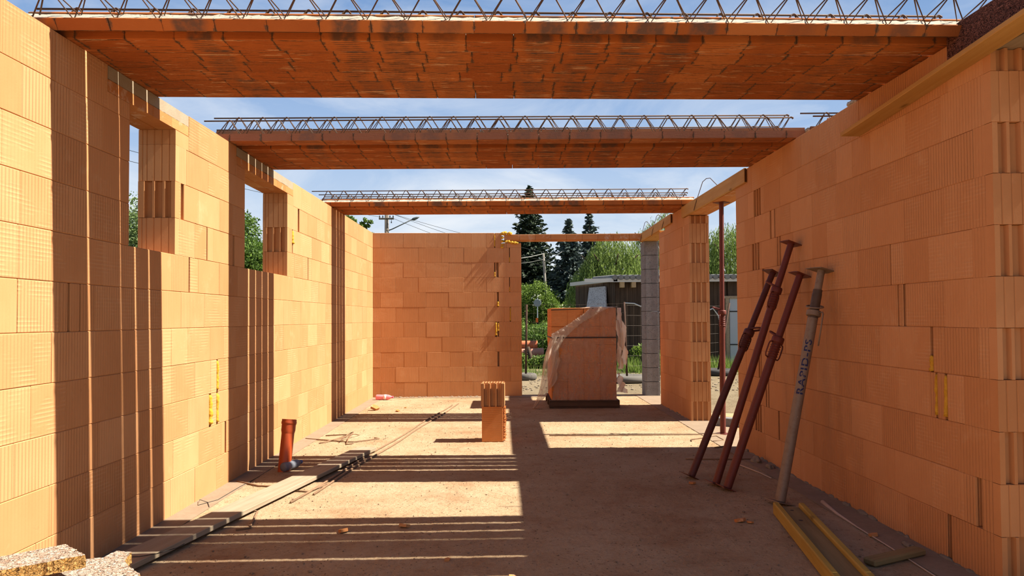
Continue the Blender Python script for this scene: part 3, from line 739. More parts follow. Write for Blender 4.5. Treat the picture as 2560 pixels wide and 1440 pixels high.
stirrup(11.85, 2.64, .26, 1.0, 'bent steel bar on the far form board, closest to the thin terracotta lintel')

# ------------------------------------------------------------------ grey block pillar
t_ = thing('block_pillar', (2.30, YB-.03, 0), 'grey concrete block pillar at the end of the thin terracotta lintel', 'pillar')
for k in range(11):
    m = MB(); e_ = R_(-.002, .002)
    m.prism([(0+e_, .0), (.245+e_, 0), (.245+e_, .30), (e_, .30)], .235*k+.004, .235*k+.231)
    for x in (.03, .215): m.box(x+e_-.004, x+e_, -.002, .002, .235*k+.002, .235*k+.233)
    m.build('block', GREYBLOCK, t_)

# ------------------------------------------------------------------ props
def prop(label, foot, head, split, r_out, r_in, mat, handle=0, thread=True, plate=.065, vertical=False, mat2=None):
    foot, head = Vector(foot), Vector(head); ax = (head-foot); L = ax.length; ax.normalize()
    q = ax.to_track_quat('Z', 'Y')
    if not vertical: pass
    t_ = thing('steel_prop', foot, label, 'prop', None); t_.rotation_mode = 'QUATERNION'; t_.rotation_quaternion = q
    mat2 = mat2 or mat
    m = MB(); m.lathe([(r_out, .008), (r_out, split)], 24); o = m.build('outer_tube', mat, t_); autosmooth(o)
    m = MB(); m.lathe([(r_in, split-.01), (r_in, L-.006)], 20); o = m.build('inner_tube', mat2, t_); autosmooth(o)
    for i in range(7):
        z = split+.07+i*.1
        if z < L-.05:
            c = math.radians(-70); h = MB(); h.tube([(math.cos(c)*(r_in-.003), math.sin(c)*(r_in-.003), z), (math.cos(c)*(r_in+.0006), math.sin(c)*(r_in+.0006), z)], .007, 10)
            h.build('pin_hole', DARKM, t_)
    m = MB()
    for z0, nm in ((0, 'base_plate'), (L-.006, 'head_plate')):
        m = MB(); P_ = plate; vs = []; n = 7
        cur = .35 if nm == 'head_plate' and not vertical else .12
        for k in range(2):
            for i in range(n):
                for j in range(n):
                    x = -P_+2*P_*i/(n-1); y = -P_+2*P_*j/(n-1)
                    vs.append((x, y, z0 + k*.005 - cur*(x*x+y*y)*(1.2 if nm == 'head_plate' else -0.3)))
        fs = []
        for i in range(n-1):
            for j in range(n-1):
                a_ = i*n+j; fs += [(a_, a_+1, a_+n+1, a_+n), (n*n+a_, n*n+a_+n, n*n+a_+n+1, n*n+a_+1)]
        for i in range(n-1):
            for p, q_ in (((i, 0), (i+1, 0)), ((i+1, n-1), (i, n-1)), ((0, i+1), (0, i)), ((n-1, i), (n-1, i+1))):
                u, w = p[0]*n+p[1], q_[0]*n+q_[1]; fs.append((u, w, n*n+w, n*n+u))
        m.add(vs, fs, .5); m.build(nm, mat, t_)
    if thread:
        m = MB(); pf = []; z = split-.16
        while z < split: pf += [(r_out+.001, z), (r_out+.006, z+.005), (r_out+.006, z+.011), (r_out+.001, z+.016)]; z += .02
        m.lathe(pf, 24); o = m.build('thread', mat, t_, False)
        m = MB(); m.lathe([(r_out+.012, split-.03), (r_out+.014, split-.02), (r_out+.014, split+.012), (r_out+.010, split+.02)], 24); m.build('collar_nut', mat, t_, True)
    if handle:
        c = math.radians(handle); d = Vector((math.cos(c), math.sin(c), 0)); s_ = Vector((-d.y, d.x, 0)); m = MB()
        pts = []
        for i in range(25):                         # bent eye-shaped pin through the tube
            u = i/24*2*PI; pts.append(d*(.045+.062*math.cos(u)) + s_*(.026*math.sin(u)) + Vector((0, 0, split+.035+.02*math.cos(u))))
        m.tube(pts, .0085, 8); m.build('pin_handle', mat, t_, True)
        for sg in (1, -1):
            m = MB(); e_ = s_*sg
            m.tube([e_*(r_out)+Vector((0, 0, split-.025)), e_*(r_out+.03)+Vector((0, 0, split-.035)), e_*(r_out+.036)+Vector((0, 0, split-.055)), e_*(r_out+.036)+Vector((0, 0, split-.13)), e_*(r_out+.028)+Vector((0, 0, split-.15)), e_*(r_out)+Vector((0, 0, split-.155))], .0055, 8)
            m.build('nut_handle', mat, t_, True)
    return t_, L
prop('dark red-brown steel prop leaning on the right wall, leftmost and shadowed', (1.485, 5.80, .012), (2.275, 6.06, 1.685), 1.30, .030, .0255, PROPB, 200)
prop('rust-red steel prop leaning on the right wall, tallest with long upper sleeve', (1.612, 5.545, .012), (2.275, 5.66, 1.895), 1.60, .029, .0255, PROPR, 30)
prop('rust-red steel prop leaning on the right wall, next to the grey one', (1.652, 5.395, .012), (2.277, 5.50, 1.635), 1.20, .032, .027, PROPR, 10)
prop('rust-brown steel prop standing upright under the right doorway lintel', (2.405, 7.975, .002), (2.43, 8.0, 2.603), 1.36, .031, .026, PROPR, 5, True, .07, True)
t_, L = prop('dusty grey steel prop with blue lettering leaning on the right wall', (1.895, 4.985, .012), (2.276, 5.125, 1.645), 1.32, .0355, .026, GALV, 0, False, .075, False, GALV)
m = MB(); m.lathe([(.0345, 1.26), (.0345, 1.36), (.0335, 1.365), (.0335, 1.5), (.0315, 1.505), (.0315, 1.53)], 24); o = m.build('thread', GALVD, t_); autosmooth(o)
m = MB(); m.lathe([(.046, 1.335), (.050, 1.34), (.050, 1.372), (.046, 1.377)], 28); o = m.build('collar_nut', GALV, t_); autosmooth(o)
m = MB(); m.tube([(.055*math.cos(u)*1.05, .055*math.sin(u), 1.405+.02*math.sin(u+2.6)) for u in [i/20*2*PI for i in range(21)]], .0055, 8); m.build('wire_ring', GALV, t_, True)
m = MB(); m.tube([(-.05, 0, 1.36), (-.078, -.004, 1.365), (-.087, -.004, 1.35), (-.092, 0, 1.30), (-.098, 0, 1.12)], .0055, 8); m.build('nut_handle', GALV, t_, True)
# painted letters, wrapped round the tube and cut by stencil bridges
fc = bpy.data.curves.new('lettering', 'FONT'); fc.body = 'RAPID-PS'; fc.size = .064; fc.resolution_u = 3; fc.space_character = 1.12; fc.offset = .0012
fo = bpy.data.objects.new('tmp', fc); COL.objects.link(fo); dg = bpy.context.evaluated_depsgraph_get()
me = bpy.data.meshes.new_from_object(fo.evaluated_get(dg)); bpy.data.objects.remove(fo)
bm = bmesh.new(); bm.from_mesh(me)
xs = [v.co.x for v in bm.verts]; ys = [v.co.y for v in bm.verts]; kx = .395/(max(xs)-min(xs)); ym = (max(ys)+min(ys))/2
for k in range(1, 60):
    for co_, no in (((min(xs)+k*.008, 0, 0), (1, 0, 0)), ((0, min(ys)+k*.004, 0), (0, 1, 0))):
        if no[1] and k > 14: continue
        bmesh.ops.bisect_plane(bm, geom=bm.verts[:]+bm.edges[:]+bm.faces[:], plane_co=co_, plane_no=no)
kill = [f for f in bm.faces if abs(f.calc_center_median().y-ym) < .0021 or (f.calc_center_median().x*1.0 % .047) < .0022]
bmesh.ops.delete(bm, geom=kill, context='FACES')
x0 = min(xs); qi = t_.rotation_quaternion.inverted(); dcam = qi @ (Vector((0, 0, H))-Vector((2.05, 5.05, .9))); a0 = math.atan2(dcam.y, dcam.x)
for v in bm.verts:
    th = a0 - (v.co.y-ym)*1.0/.0355 ; v.co = Vector((math.cos(th)*.0362, math.sin(th)*.0362, .765 + (v.co.x-x0)*kx))
bm.to_mesh(me); bm.free(); me.materials.clear(); me.materials.append(BLUEP)
lo_ = bpy.data.objects.new('lettering', me); COL.objects.link(lo_); lo_.parent = t_; lo_['label'] = 'blue stencilled letters reading RAPID-PS'

# ------------------------------------------------------------------ floor objects
t_ = thing('drain_pipe', (-1.935, 6.2, 0), 'orange plastic drain pipe sticking up through the floor by the left wall', 'pipe', None, (math.radians(-9), math.radians(3.2), 0))
m = MB(); m.lathe([(.054, -.02), (.054, .33)], 32); o = m.build('pipe', PVC, t_); autosmooth(o)
m = MB(); m.lathe([(.0545, .32), (.060, .345), (.060, .395), (.064, .40), (.065, .415), (.062, .425), (.0625, .44), (.054, .44), (.053, .34), (.02, .33)], 32); o = m.build('socket', PVC, t_); autosmooth(o)
def bottle(name, label, loc, rot, L, r, mat, capm, lab=None):
    t_ = thing(name, loc, label, 'bottle', None, rot)
    m = MB(); k = L
    pf = [(.3*r, 0), (.85*r, .01*k), (r, .06*k), (r*.97, .2*k), (r, .22*k), (r*.93, .36*k), (r, .45*k), (r, .62*k), (r*.95, .7*k), (r*.75, .80*k), (r*.40, .90*k), (r*.36, .93*k)]
    m.lathe(pf, 20); m.build('bottle_body', mat, t_, True)
    m = MB(); m.lathe([(r*.42, .925*k), (r*.42, .985*k), (r*.38, k)], 16); m.build('cap', capm, t_)
    if lab: m = MB(); m.lathe([(r*1.015, .60*k), (r*1.015, .73*k)][:2] if 0 else [(r*1.012, .47*k), (r*1.012, .61*k)], 20); m.build('label_band', lab, t_, True)
    return t_
bottle('pink_bottle', 'pink plastic bottle lying at the foot of the far wall', (-2.13, 11.56, .045), (0, PI/2, -.04), .285, .043, PINK, PINKD, LABELW)
bottle('clear_bottle', 'crumpled clear bottle lying beside the orange drain pipe', (-1.925, 6.13, .042), (0, math.radians(88), math.radians(65)), .235, .04, CLEAR, BLUEC, None)
m = MB()
Lp = 3.38; m.cbox(0, .195, 0, Lp, 0, .032, .003, None, .5)
o = tag(m.build('loose_plank', WOODP), 'long weathered plank lying on the floor along the left wall', 'board')
o.matrix_world = Matrix.Translation((-1.937, 3.70, .020)) @ Matrix.Rotation(-math.atan2(.645, 3.30), 4, 'Z') @ Matrix.Translation((-.195, 0, 0))
for k, (a, b) in enumerate((((-1.545, 5.10, .008), (-.835, 10.76, .008)), ((-1.455, 5.33, .008), (-.74, 10.93, .008)))):
    n = 14; pts = [Vector(a).lerp(Vector(b), i/n)+Vector((.012*math.sin(i*1.1+k*2), 0, 0)) for i in range(n+1)]
    wire('reinforcing_bar', ['long rusty bar lying on the floor beside the plank, left of the pair', 'long rusty bar lying on the floor beside the plank, right of the pair'][k], 'rebar', pts, .0085, REBARF, 'long bars on the floor')
gS = 'bent bars in the heap by the left wall'
h = .006
wire('bent_bar', 'long straight bar with hooked end in the heap by the left wall', 'rebar', [(-2.21, 7.83, h), (-1.70, 7.60, h), (-1.62, 7.575, h+.004), (-1.40, 7.80, h), (-1.46, 7.84, h)], .006, REBARF, gS)
wire('bent_bar', 'bent bar opening toward the left wall in the heap of bars', 'rebar', [(-1.98, 7.52, h), (-1.92, 7.58, h+.008), (-1.74, 8.00, h+.012), (-1.86, 8.08, h), (-2.04, 8.02, h)], .006, REBARF, gS)
wire('bent_bar', 'crossed bar standing a little off the floor in the heap of bars', 'rebar', [(-1.84, 7.86, h), (-1.72, 7.98, .05), (-1.70, 7.62, .03), (-1.68, 7.45, h), (-1.62, 7.50, h)], .006, REBARF, gS)
wire('bent_bar', 'short bar leaning across the heap of bars', 'rebar', [(-1.78, 7.58, h+.01), (-1.73, 7.75, .06), (-1.69, 7.95, .03), (-1.66, 8.0, .012)], .006, REBARF, gS)
wire('bent_bar', 'square bent bar lying in the sun beside the plank', 'rebar', [(-1.835, 4.80, .045), (-1.74, 4.86, .02), (-1.70, 4.87, h), (-1.615, 4.49, h), (-1.69, 4.46, h)], .006, REBARF)
wire('thin_wire', 'thin dark wire curled over the near end of the plank', 'wire', [(-1.985, 3.62, .056), (-1.975, 3.72, .085), (-1.95, 3.80, .060), (-1.88, 3.86, .057), (-1.82, 3.95, .057), (-1.81, 4.02, .058)], .0022, DARKM)
wire('thin_wire', 'thin loose wire on the floor at the foot of the left wall', 'wire', [(-2.06, 5.95, .008), (-2.09, 5.6, .006), (-2.10, 5.2, .006), (-2.18, 5.05, .006), (-2.21, 5.15, .02), (-2.14, 5.12, .008), (-2.08, 5.0, .006)], .0022, DARKM)
wire('bent_bar', 'reddish bar on the shaded floor between the left wall and the plank', 'rebar', [(-2.18, 5.78, h), (-1.95, 5.62, h), (-1.72, 5.60, h)], .008, REBARF)
wire('bent_bar', 'short bar tip poking from under the plank', 'rebar', [(-1.62, 5.45, h), (-1.50, 5.42, h), (-1.42, 5.62, .02)], .006, REBARF)
wire('bent_bar', 'square bent bar on the sunlit floor by the upright prop', 'rebar', [(1.93, 7.50, h), (1.95, 7.60, h), (2.28, 7.80, h), (2.285, 7.53, h), (2.15, 7.48, h)], .0055, REBARF)
wire('bent_bar', 'short bar stub on the sunlit floor nearest the leaning props', 'rebar', [(2.06, 7.12, h), (2.19, 7.19, h)], .006, REBARF)
wire('reinforcing_bar', 'straight thin bar across the sunlit floor to the foot of the upright prop', 'rebar', [(.46, 7.92, .006), (1.3, 7.90, .006), (2.36, 7.93, .006)], .0055, REBARF)
wire('reinforcing_bar', 'thin bar on the shaded floor behind the leaning props', 'rebar', [(1.63, 6.55, .006), (2.25, 6.52, .006)], .006, REBARF)

# two stacked blocks
def cell_top(m, w, d, z, M):
    pass
t_ = thing('loose_block', (-.155, 7.66, 0), 'clay block standing on end on the floor, broken ragged right side', 'block')
m = MB(); m.cbox(-.119, .105, -.10, .135, .002, .372, .004, None, .6); m.build('block_body', CLAY_P, t_)
m = MB()
for i in range(26):
    for j in range(9):
        z = .012+i*.0138; y = -.098+j*.0285
        d = .012+.030*abs(mnoise.noise(Vector((i*.5, j*.8, 3))))+R_(0, .012)
        m.box(.100, .105+d, y, y+R_(.012, .024), z, z+R_(.004, .010))
m.build('broken_cells', CLAY_P, t_)
t_ = thing('loose_block', (-.155, 7.66, .373), 'clay block with deep channels standing on top of the broken block', 'block', None, (0, 0, math.radians(-1.5)))
m = MB()
pr = [(-.124, .12)]
pts = [(-.124, .125), (-.124, -.115)]
for a_, b_ in ((-.088, -.046), (-.022, .020), (.046, .088)):
    pts += [(a_-.003, -.115), (a_, -.080), (b_, -.080), (b_+.003, -.115)]
pts += [(.124, -.115), (.124, .125)]
# walls of the block drawn as an outer ring and thin inner webs so that the top shows cells
m.prism(pts[::-1] if 0 else pts, 0.001, .236, None, .4)
o = m.build('block_body', CLAY, t_)
bm = bmesh.new(); bm.from_mesh(o.data); bmesh.ops.recalc_face_normals(bm, faces=bm.faces); bm.to_mesh(o.data); bm.free()
m = MB()
for i in range(8):
    x = -.112+i*.030; m.box(x, x+.009, -.070, .12, .236, .246)
for y in (-.076, -.03, .02, .07, .116): m.box(-.121, .121, y, y+.008, .236, .246)
for a_, b_ in ((-.124, -.092), (-.042, -.026), (.024, .042), (.092, .124)): m.box(a_, b_, -.114, -.076, .236, .246)
m.build('cell_webs', CLAY, t_)

# yellow beam, batten, cable
t_ = thing('timber_beam', (1.745, 4.72, .004), 'yellow timber beam with two flanges lying flat in front of the grey prop', 'beam', None, (0, 0, math.radians(-9.2)))
for x, r_ in ((-.098, 0), (.062, 0)):
    m = MB(); m.cbox(x+.10, x+.138, -2.3, 0, 0, .08, .006, None, .5); m.build('flange', WOODH, t_)
m = MB(); m.cbox(.040, .162, -2.3, -.02, .026, .054, .002, None, .5); m.build('web', WOODW, t_)
m = MB()
for y, r_ in ((-.10, .012), (-.33, .014)): m.lathe([(r_, .0542), (r_*.6, .0548)], 12, Matrix.Translation((.10, y, 0)))
m.build('bolt_hole', DARKM, t_)
plank('loose_batten', 'short brown batten lying on the floor beside the foot of the right wall', 'board', (1.862, 3.765, .006), (2.235, 3.945, .006), .035, .075, WOODW, Vector((0, 0, 1)), None, None, .008)
wire('pale_cord', 'pale cord lying along the foot of the right wall', 'cord', [(2.20, 5.00, .007), (2.165, 4.7, .006), (2.15, 4.4, .006), (2.145, 4.05, .006), (2.135, 3.75, .006), (2.12, 3.4, .006), (2.10, 3.1, .006)], [.016, .010, .0045, .004, .004, .004, .004], BATTEN)
wire('pale_cord', 'thin pale strip on the floor between the leaning props and the right wall', 'cord', [(2.02, 6.35, .006), (2.10, 5.95, .006), (2.12, 5.75, .006)], .005, BATTEN)

# fragments
frs = [((-1.90, 10.25), .062, 'terracotta shard standing on the sunny floor near the pink bottle'), ((-1.555, 10.1), .035, 'small flat terracotta chip right of the standing shard'), ((1.475, 4.56), .034, 'terracotta chip on the shaded floor between plank and yellow beam'), ((1.53, 4.53), .02, 'tiny terracotta crumb beside the shaded chip'),
       ((1.44, 5.60), .026, 'orange chip on the floor beside the foot of the darkest prop'), ((-1.01, 4.41), .035, 'flat brown shard in the striped shade, left of two'), ((-.65, 4.50), .035, 'flat brown shard in the striped shade, right of two'), ((-.33, 3.88), .018, 'small chip on the last light stripe of the floor'), ((2.165, 4.24), .03, 'terracotta chip lying on the pale cord'), ((-1.50, 10.5), .02, 'terracotta crumb behind the small flat chip'),
       ((.02, 3.60), .024, 'stone chip near the bottom edge of the photo')]
for i, ((x, y), r_, lb) in enumerate(frs):
    m = MB()
    M = Matrix.Translation((x, y, r_*.30)) @ Euler((R_(-.3, .3), R_(-.3, .3), R_(0, 3))).to_matrix().to_4x4()
    if i == 0: M = Matrix.Translation((x, y, r_*.62)) @ Euler((.5, .35, .2)).to_matrix().to_4x4()
    k = r_
    m.prism([(-k, -k*.5), (k*.3, -k*.8), (k, k*.1), (k*.4, k*.7), (-k*.7, k*.6)], -k*.25, k*.3, M)
    tag(m.build('brick_fragment', SHELL_L), lb, 'fragment', 'brick fragments on the floor')
m = MB()
for i in range(2600):
    y = 2.6+9.1*R_(0, 1)**1.5; x = R_(-2.1, 2.1); r_ = abs(random.gauss(0, .0028))+.0016
    m.rock((x, y, r_*.3), r_, (1, 1, .7), i*.37, 1)
tag(m.build('grit', GRITM), 'scattered grit on the floor', 'grit', None, 'stuff')
m = MB()
for i in range(60):
    x = R_(-2.2, -.3); m.rock((x, YB+.038*(x-XL)-.02-R_(0, .05), .006), R_(.006, .02), (1.4, 1, .7), i, 1)
tag(m.build('mortar_crumbs', MORT), 'mortar crumbs along the foot of the far wall', 'mortar', None, 'stuff')
for (x, y, r_, lb) in ((2.235, 6.42, .05, 'lump of mortar at the foot of the right wall, larger of two'), (2.25, 6.15, .04, 'lump of mortar at the foot of the right wall, smaller of two'), (2.255, 4.04, .03, 'pale mortar crumble at the foot of the right wall by the batten')):
    m = MB(); m.rock((x, y, r_*.35), r_, (.8, 1.5, .6), x*9, 3); tag(m.build('mortar_lump', MORT, None, True), lb, 'mortar')

# wood-fibre boards in the lower left corner
def chip_board(label, pts, z0, z1, seed, ang_=(0, 0, 0)):
    m = MB(); n = len(pts); poly = []
    for i in range(n):
        a_, b_ = Vector(pts[i]), Vector(pts[(i+1) % n]); k = max(2, int((b_-a_).length/.012))
        for j in range(k):
            p = a_.lerp(b_, j/k); nn = Vector(((b_-a_).y, -(b_-a_).x)).normalized()
            poly.append(p + nn*.006*mnoise.noise(Vector((p.x*70, p.y*70, seed))))
    k = len(poly); lay = 6; vs = []
    for l in range(lay):
        z = z0+(z1-z0)*l/(lay-1)
        for p in poly: vs.append((p.x+.004*mnoise.noise(Vector((p.x*90, p.y*90, z*120+seed))), p.y+.004*mnoise.noise(Vector((p.x*80, p.y*90, z*120+9))), z))
    fs = []; mi = []
    for l in range(lay-1):
        for i in range(k): fs.append((l*k+i, l*k+(i+1) % k, (l+1)*k+(i+1) % k, (l+1)*k+i))
    m.add(vs, fs, .5, 1)
    m.add(vs[:k], [tuple(range(k))[::-1]], .5, 0); m.add(vs[-k:], [tuple(range(k))], .5, 0)
    o = m.build('fibre_board', [CHIP, CHIPC]); return tag(o, label, 'board', 'wood-fibre boards in the corner')
chip_board('pale wood-fibre board with a broken corner, lower of two in the left bottom corner', [(-2.19, 2.2), (-1.42, 2.2), (-1.60, 3.13), (-1.70, 3.23), (-1.76, 3.31), (-1.795, 3.43), (-1.875, 3.445), (-1.885, 3.35), (-1.96, 3.33), (-2.19, 3.21)], .155, .205, 1.0)
o = chip_board('pale wood-fibre board lying on top of the stack in the left bottom corner', [(-2.20, 2.98), (-2.03, 2.86), (-1.79, 3.05), (-1.965, 3.20)][::1], .262, .315, 5.0)
chip_board('pale wood-fibre board hidden under the others in the left bottom corner', [(-2.2, 2.1), (-1.55, 2.1), (-1.70, 3.0), (-2.2, 3.05)], .005, .155, 9.0)
chip_board('wood-fibre spacer piece under the top board in the left bottom corner', [(-2.19, 2.80), (-2.06, 2.75), (-1.90, 2.93), (-2.02, 3.08), (-2.19, 3.02)], .206, .261, 11.)

# ------------------------------------------------------------------ pallet of blocks with torn wrap
px0, py0 = .640, 10.36; bw, bh, bd = .2365, .268, .333
t_ = thing('pallet', (px0-.035, py0-.03, 0), 'dark wooden pallet under the wrapped stack of clay blocks', 'pallet')
for i in range(3):
    for j in range(3): m = MB(); m.box(i*.44, i*.44+.14, j*.45, j*.45+.15, .022, .09); m.build('spacer_block', WOODG, t_)
m = MB(); m.cbox(0, 1.02, -.002, .02, .024, .088, .003); m.build('front_board', WOODG, t_)
for j in range(3): m = MB(); m.cbox(0, 1.02, j*.45, j*.45+.15, 0, .022, .003); m.build('skid', WOODG, t_)
for j in range(6): m = MB(); m.cbox(0, 1.02, j*.185, j*.185+.12, .09, .112, .003); m.build('deck_board', WOODG, t_)
m = MB(); bb = MB(); bb.cbox(0.0012, bw-.0012, 0.001, bd-.001, .0012, bh-.0012, .004, None, .5)
pb = None; ROWN = ['top', 'second', 'third', 'fourth', 'bottom']; COLN = ['leftmost', 'second', 'third', 'rightmost']
for r_ in range(5):
    for c in range(4):
        for d in range(3):
            if pb is None: o = bb.build('packed_block', CLAY_P); pb = o
            else: o = pb.copy(); COL.objects.link(o)
            o.location = (px0+c*bw+R_(-.002, .002), py0+d*bd+R_(-.003, .001)*(d == 0), .1125+(4-r_)*bh)
            if d == 0: tag(o, f'clay block in the front of the wrapped pallet stack, {ROWN[r_]} row, {COLN[c]} column', 'block', 'blocks on the pallet')
            else: tag(o, 'clay block inside the wrapped pallet stack, behind its front layer', 'block', 'blocks on the pallet')
zt = .1125+5*bh
def sheet(name, mat, poly, fn, cell=.014, parent=None, label=None):
    """ragged sheet: cells of a grid whose centre lies in the outline, placed by fn(a, b)"""
    def inside(x, y):
        c = False; n = len(poly)
        for i in range(n):
            (x0, y0), (x1, y1) = poly[i], poly[i-1]
            if (y0 > y) != (y1 > y) and x < (x1-x0)*(y-y0)/(y1-y0)+x0: c = not c
        return c
    xa, xb = min(p[0] for p in poly), max(p[0] for p in poly); ya, yb = min(p[1] for p in poly), max(p[1] for p in poly)
    ix = {}; vs = []; fs = []
    def vid(i, j):
        if (i, j) not in ix: ix[(i, j)] = len(vs); vs.append(fn(xa+i*cell, ya+j*cell))
        return ix[(i, j)]
    for i in range(int((xb-xa)/cell)+1):
        for j in range(int((yb-ya)/cell)+1):
            if inside(xa+(i+.5)*cell, ya+(j+.5)*cell): fs.append((vid(i, j), vid(i+1, j), vid(i+1, j+1), vid(i, j+1)))
    m = MB(); m.add(vs, fs, .5); o = m.build(name, mat, parent, True)
    if label: o['label'] = label
    return o
N3 = lambda x, y, z: mnoise.noise(Vector((x, y, z)))
wr = thing('plastic_wrap', (px0, py0, 0), 'torn clear plastic wrap draped over the pallet stack of clay blocks', 'plastic wrap')
loc = lambda x, y, z: (x-px0, y-py0, z)
# tight wrap over the lower front
sheet('front_wrap', FILM, [(.640, .10), (1.588, .10), (1.588, 1.45), (1.55, zt), (1.36, zt), (1.25, 1.40), (1.12, 1.36), (.92, 1.22), (.645, 1.08), (.66, .95), (.80, .85), (.72, .60)],
      lambda x, z: loc(x, py0-.012-.007*abs(N3(x*9, z*5, 2))-.006*abs(N3(x*3+z*9, z*2, 5)), z), .016, wr)
# crumpled fold running from the top right corner down to the left
sheet('torn_fold', FILM2, [(1.22, zt+.012), (1.50, zt+.012), (1.30, 1.36), (1.06, 1.22), (.90, 1.08), (.76, .93), (.70, .60), (.655, .55), (.645, 1.07), (.92, 1.235), (1.12, 1.37)],
      lambda x, z: loc(x, py0-.030-.018*abs(N3(x*12+z*6, z*9, 7))-.01*N3(x*30, z*30, 3), z), .012, wr)
# left tail hanging to the floor
def tail(a_, b_):
    # a_ 0..1 across, b_ 0..1 from top to floor
    xl = .645 - .30*b_**1.15 - .03*math.sin(b_*6); wdt = .20*(1-b_)**.7+.035+.10*math.exp(-((b_-.55)/.3)**2)
    return loc(xl + a_*wdt - .0, py0-.030-.05*b_+.035*math.sin(a_*16+b_*5)*(.3+b_)+.02*N3(a_*7, b_*9, 1), max(.012, 1.06-1.05*b_))
sheet('hanging_tail', FILM2, [(0, 0), (.9, 0), (.75, .2), (.95, .35), (.8, .5), (1, .62), (.8, .75), (1, .9), (.9, 1), (0, 1)], tail, .02, wr, 'twisted end of the wrap hanging down to the floor')
# top cap
sheet('top_wrap', FILM2, [(1.23, 10.33), (1.60, 10.33), (1.60, 11.2), (1.15, 11.2)], lambda x, y: loc(x, y, zt+.010+.012*abs(N3(x*14, y*14, 4))), .02, wr)
# right flaps
def flap(x0, y0, z0, z1, wv, out, sd):
    def fn(a_, b_):
        z = z0+(z1-z0)*b_; return loc(x0 + out*math.sin(min(1, b_*1.15)*PI*.62)**1.1*(.25+.75*a_) + wv*a_ + .02*math.sin(b_*13+a_*9+sd) + .012*N3(a_*8, b_*14, sd), y0 + .10*a_ + .03*math.sin(a_*8+b_*4+sd), z)
    return fn
sheet('side_flap', FILMW, [(0, 0), (.7, 0), (1, .35), (.9, .6), (1, .8), (.75, 1), (.5, .93), (.3, .7), (0, .5)], flap(1.600, py0+.02, zt, .60, .075, .085, 1.), .02, wr, 'white flap of the wrap blown out on the right')
sheet('side_flap', FILMW, [(0, 0), (.8, 0), (.9, .3), (.6, .6), (1, .72), (.85, .82), (.35, .85), (0, .8)], flap(1.598, py0+.0, zt-.18, .42, .075, .03, 3.), .02, wr, 'creamy flap of the wrap hanging close to the blocks')
sheet('side_flap', FILMW, [(0, 0), (.4, 0), (1, .8), (1, 1), (.2, .9), (0, .9)], flap(1.60, py0+.0, .50, .20, .11, .03, 6.), .025, wr, 'small lowest flap of the wrap')
m = MB(); zz = .1125+3*bh-.01
m.box(px0-.004, px0+4*bw+.004, py0-.0305, py0-.0285, zz+.105, zz+.122); m.box(px0-.006, px0-.004, py0-.03, py0+3*bd, zz+.105, zz+.122)
m.prism([(px0-.004, zt-.036), (px0+2.6*bw, zt-.012), (px0+2.6*bw, zt-.004), (px0-.004, zt-.024)], py0-.033, py0-.031, None, None, 0, 'y')
tag(m.build('strapping_band', STRAP), 'dark strapping bands round the wrapped pallet stack', 'strap')

# ------------------------------------------------------------------ yard outside the right doorway
for k in range(5):
    plank('sawn_board', ['pale sawn board in the yard beyond the right doorway, farthest of five', 'pale sawn board in the yard beyond the right doorway, second farthest of five', 'pale sawn board in the yard beyond the right doorway, middle of five', 'pale sawn board in the yard beyond the right doorway, second nearest of five', 'pale sawn board in the yard beyond the right doorway, nearest of five'][k], 'board',
          (2.84+k*.0, 10.10-k*.20, -.098+.002*k), (4.6, 9.60-k*.20, -.098+.002*k), .05, .135, WOOD, Vector((0, 0, 1)), None, 'sawn boards in the yard', .004)
m = MB(); m.cbox(0, .30, 0, .12, 0, .10, .006); o = tag(m.build('yard_block', GREYBLOCK), 'grey block piece on the slab edge beyond the right doorway', 'block'); o.location = (2.50, 8.55, .001); o.rotation_euler = (0, 0, -.5)

# ------------------------------------------------------------------ shed
GZ = -.10
sh = thing('shed', (3.06, 20, GZ), 'dark weathered board shed with pale roof edge behind the pallet', 'shed')
def boards(name, p0, p1, z1a, z1b, mat, par, w=.12):
    m = MB(); p0, p1 = Vector(p0), Vector(p1); L = (p1-p0).length; d = (p1-p0)/L; nrm = Vector((d.y, -d.x)); n = int(L/w)
    for i in range(n):
        a_ = p0+d*(i*w+.003); b_ = p0+d*((i+1)*w-.003); o_ = nrm*R_(0, .012); z = z1a+(z1b-z1a)*(i/n); zl = R_(0, .06)
        c0, c1 = a_+o_, b_+o_; e0, e1 = c0-nrm*.025, c1-nrm*.025
        m.add([(c0.x, c0.y, zl), (c1.x, c1.y, zl), (e1.x, e1.y, zl), (e0.x, e0.y, zl), (c0.x, c0.y, z), (c1.x, c1.y, z), (e1.x, e1.y, z), (e0.x, e0.y, z)],
              [(0, 1, 5, 4), (1, 2, 6, 5), (2, 3, 7, 6), (3, 0, 4, 7), (4, 5, 6, 7)])
    return m.build(name, mat, par)
boards('front_wall', (0, 0), (3.18, 0), 2.45, 2.45, WOODD, sh)
boards('front_wall', (4.3, 0), (5.4, 0), 2.45, 2.45, WOODD, sh)
boards('side_wall', (-.88, 2.5), (0, 0), 2.42, 2.45, WOODD, sh)
m = MB(); m.box(0.02, 5.4, .06, .1, 0, 2.4); m.box(3.16, 4.3, -.02, .05, 1.98, 2.45); m.build('lining', WOODD, sh)
m = MB(); m.box(-.9, 5.5, -.22, -.19, 2.40, 2.50); m.build('eaves_board', ROOFM, sh)
m = MB(); m.prism([(-1.06, 2.55), (-.95, 2.55), (.02, -.22), (-.09, -.22)], 2.42, 2.53); m.build('verge_board', ROOFM, sh)
m = MB()
for i in range(34):
    x = -.05+i*.165; m.tube([(x, -.26, 2.53), (x-.2, 2.9, 2.66)], .075, 8)
m.build('roof_sheet', ROOFC, sh)
m = MB()
for x in (.10, .42): m.box(x, x+.12, -.20, .0, 2.25, 2.42)
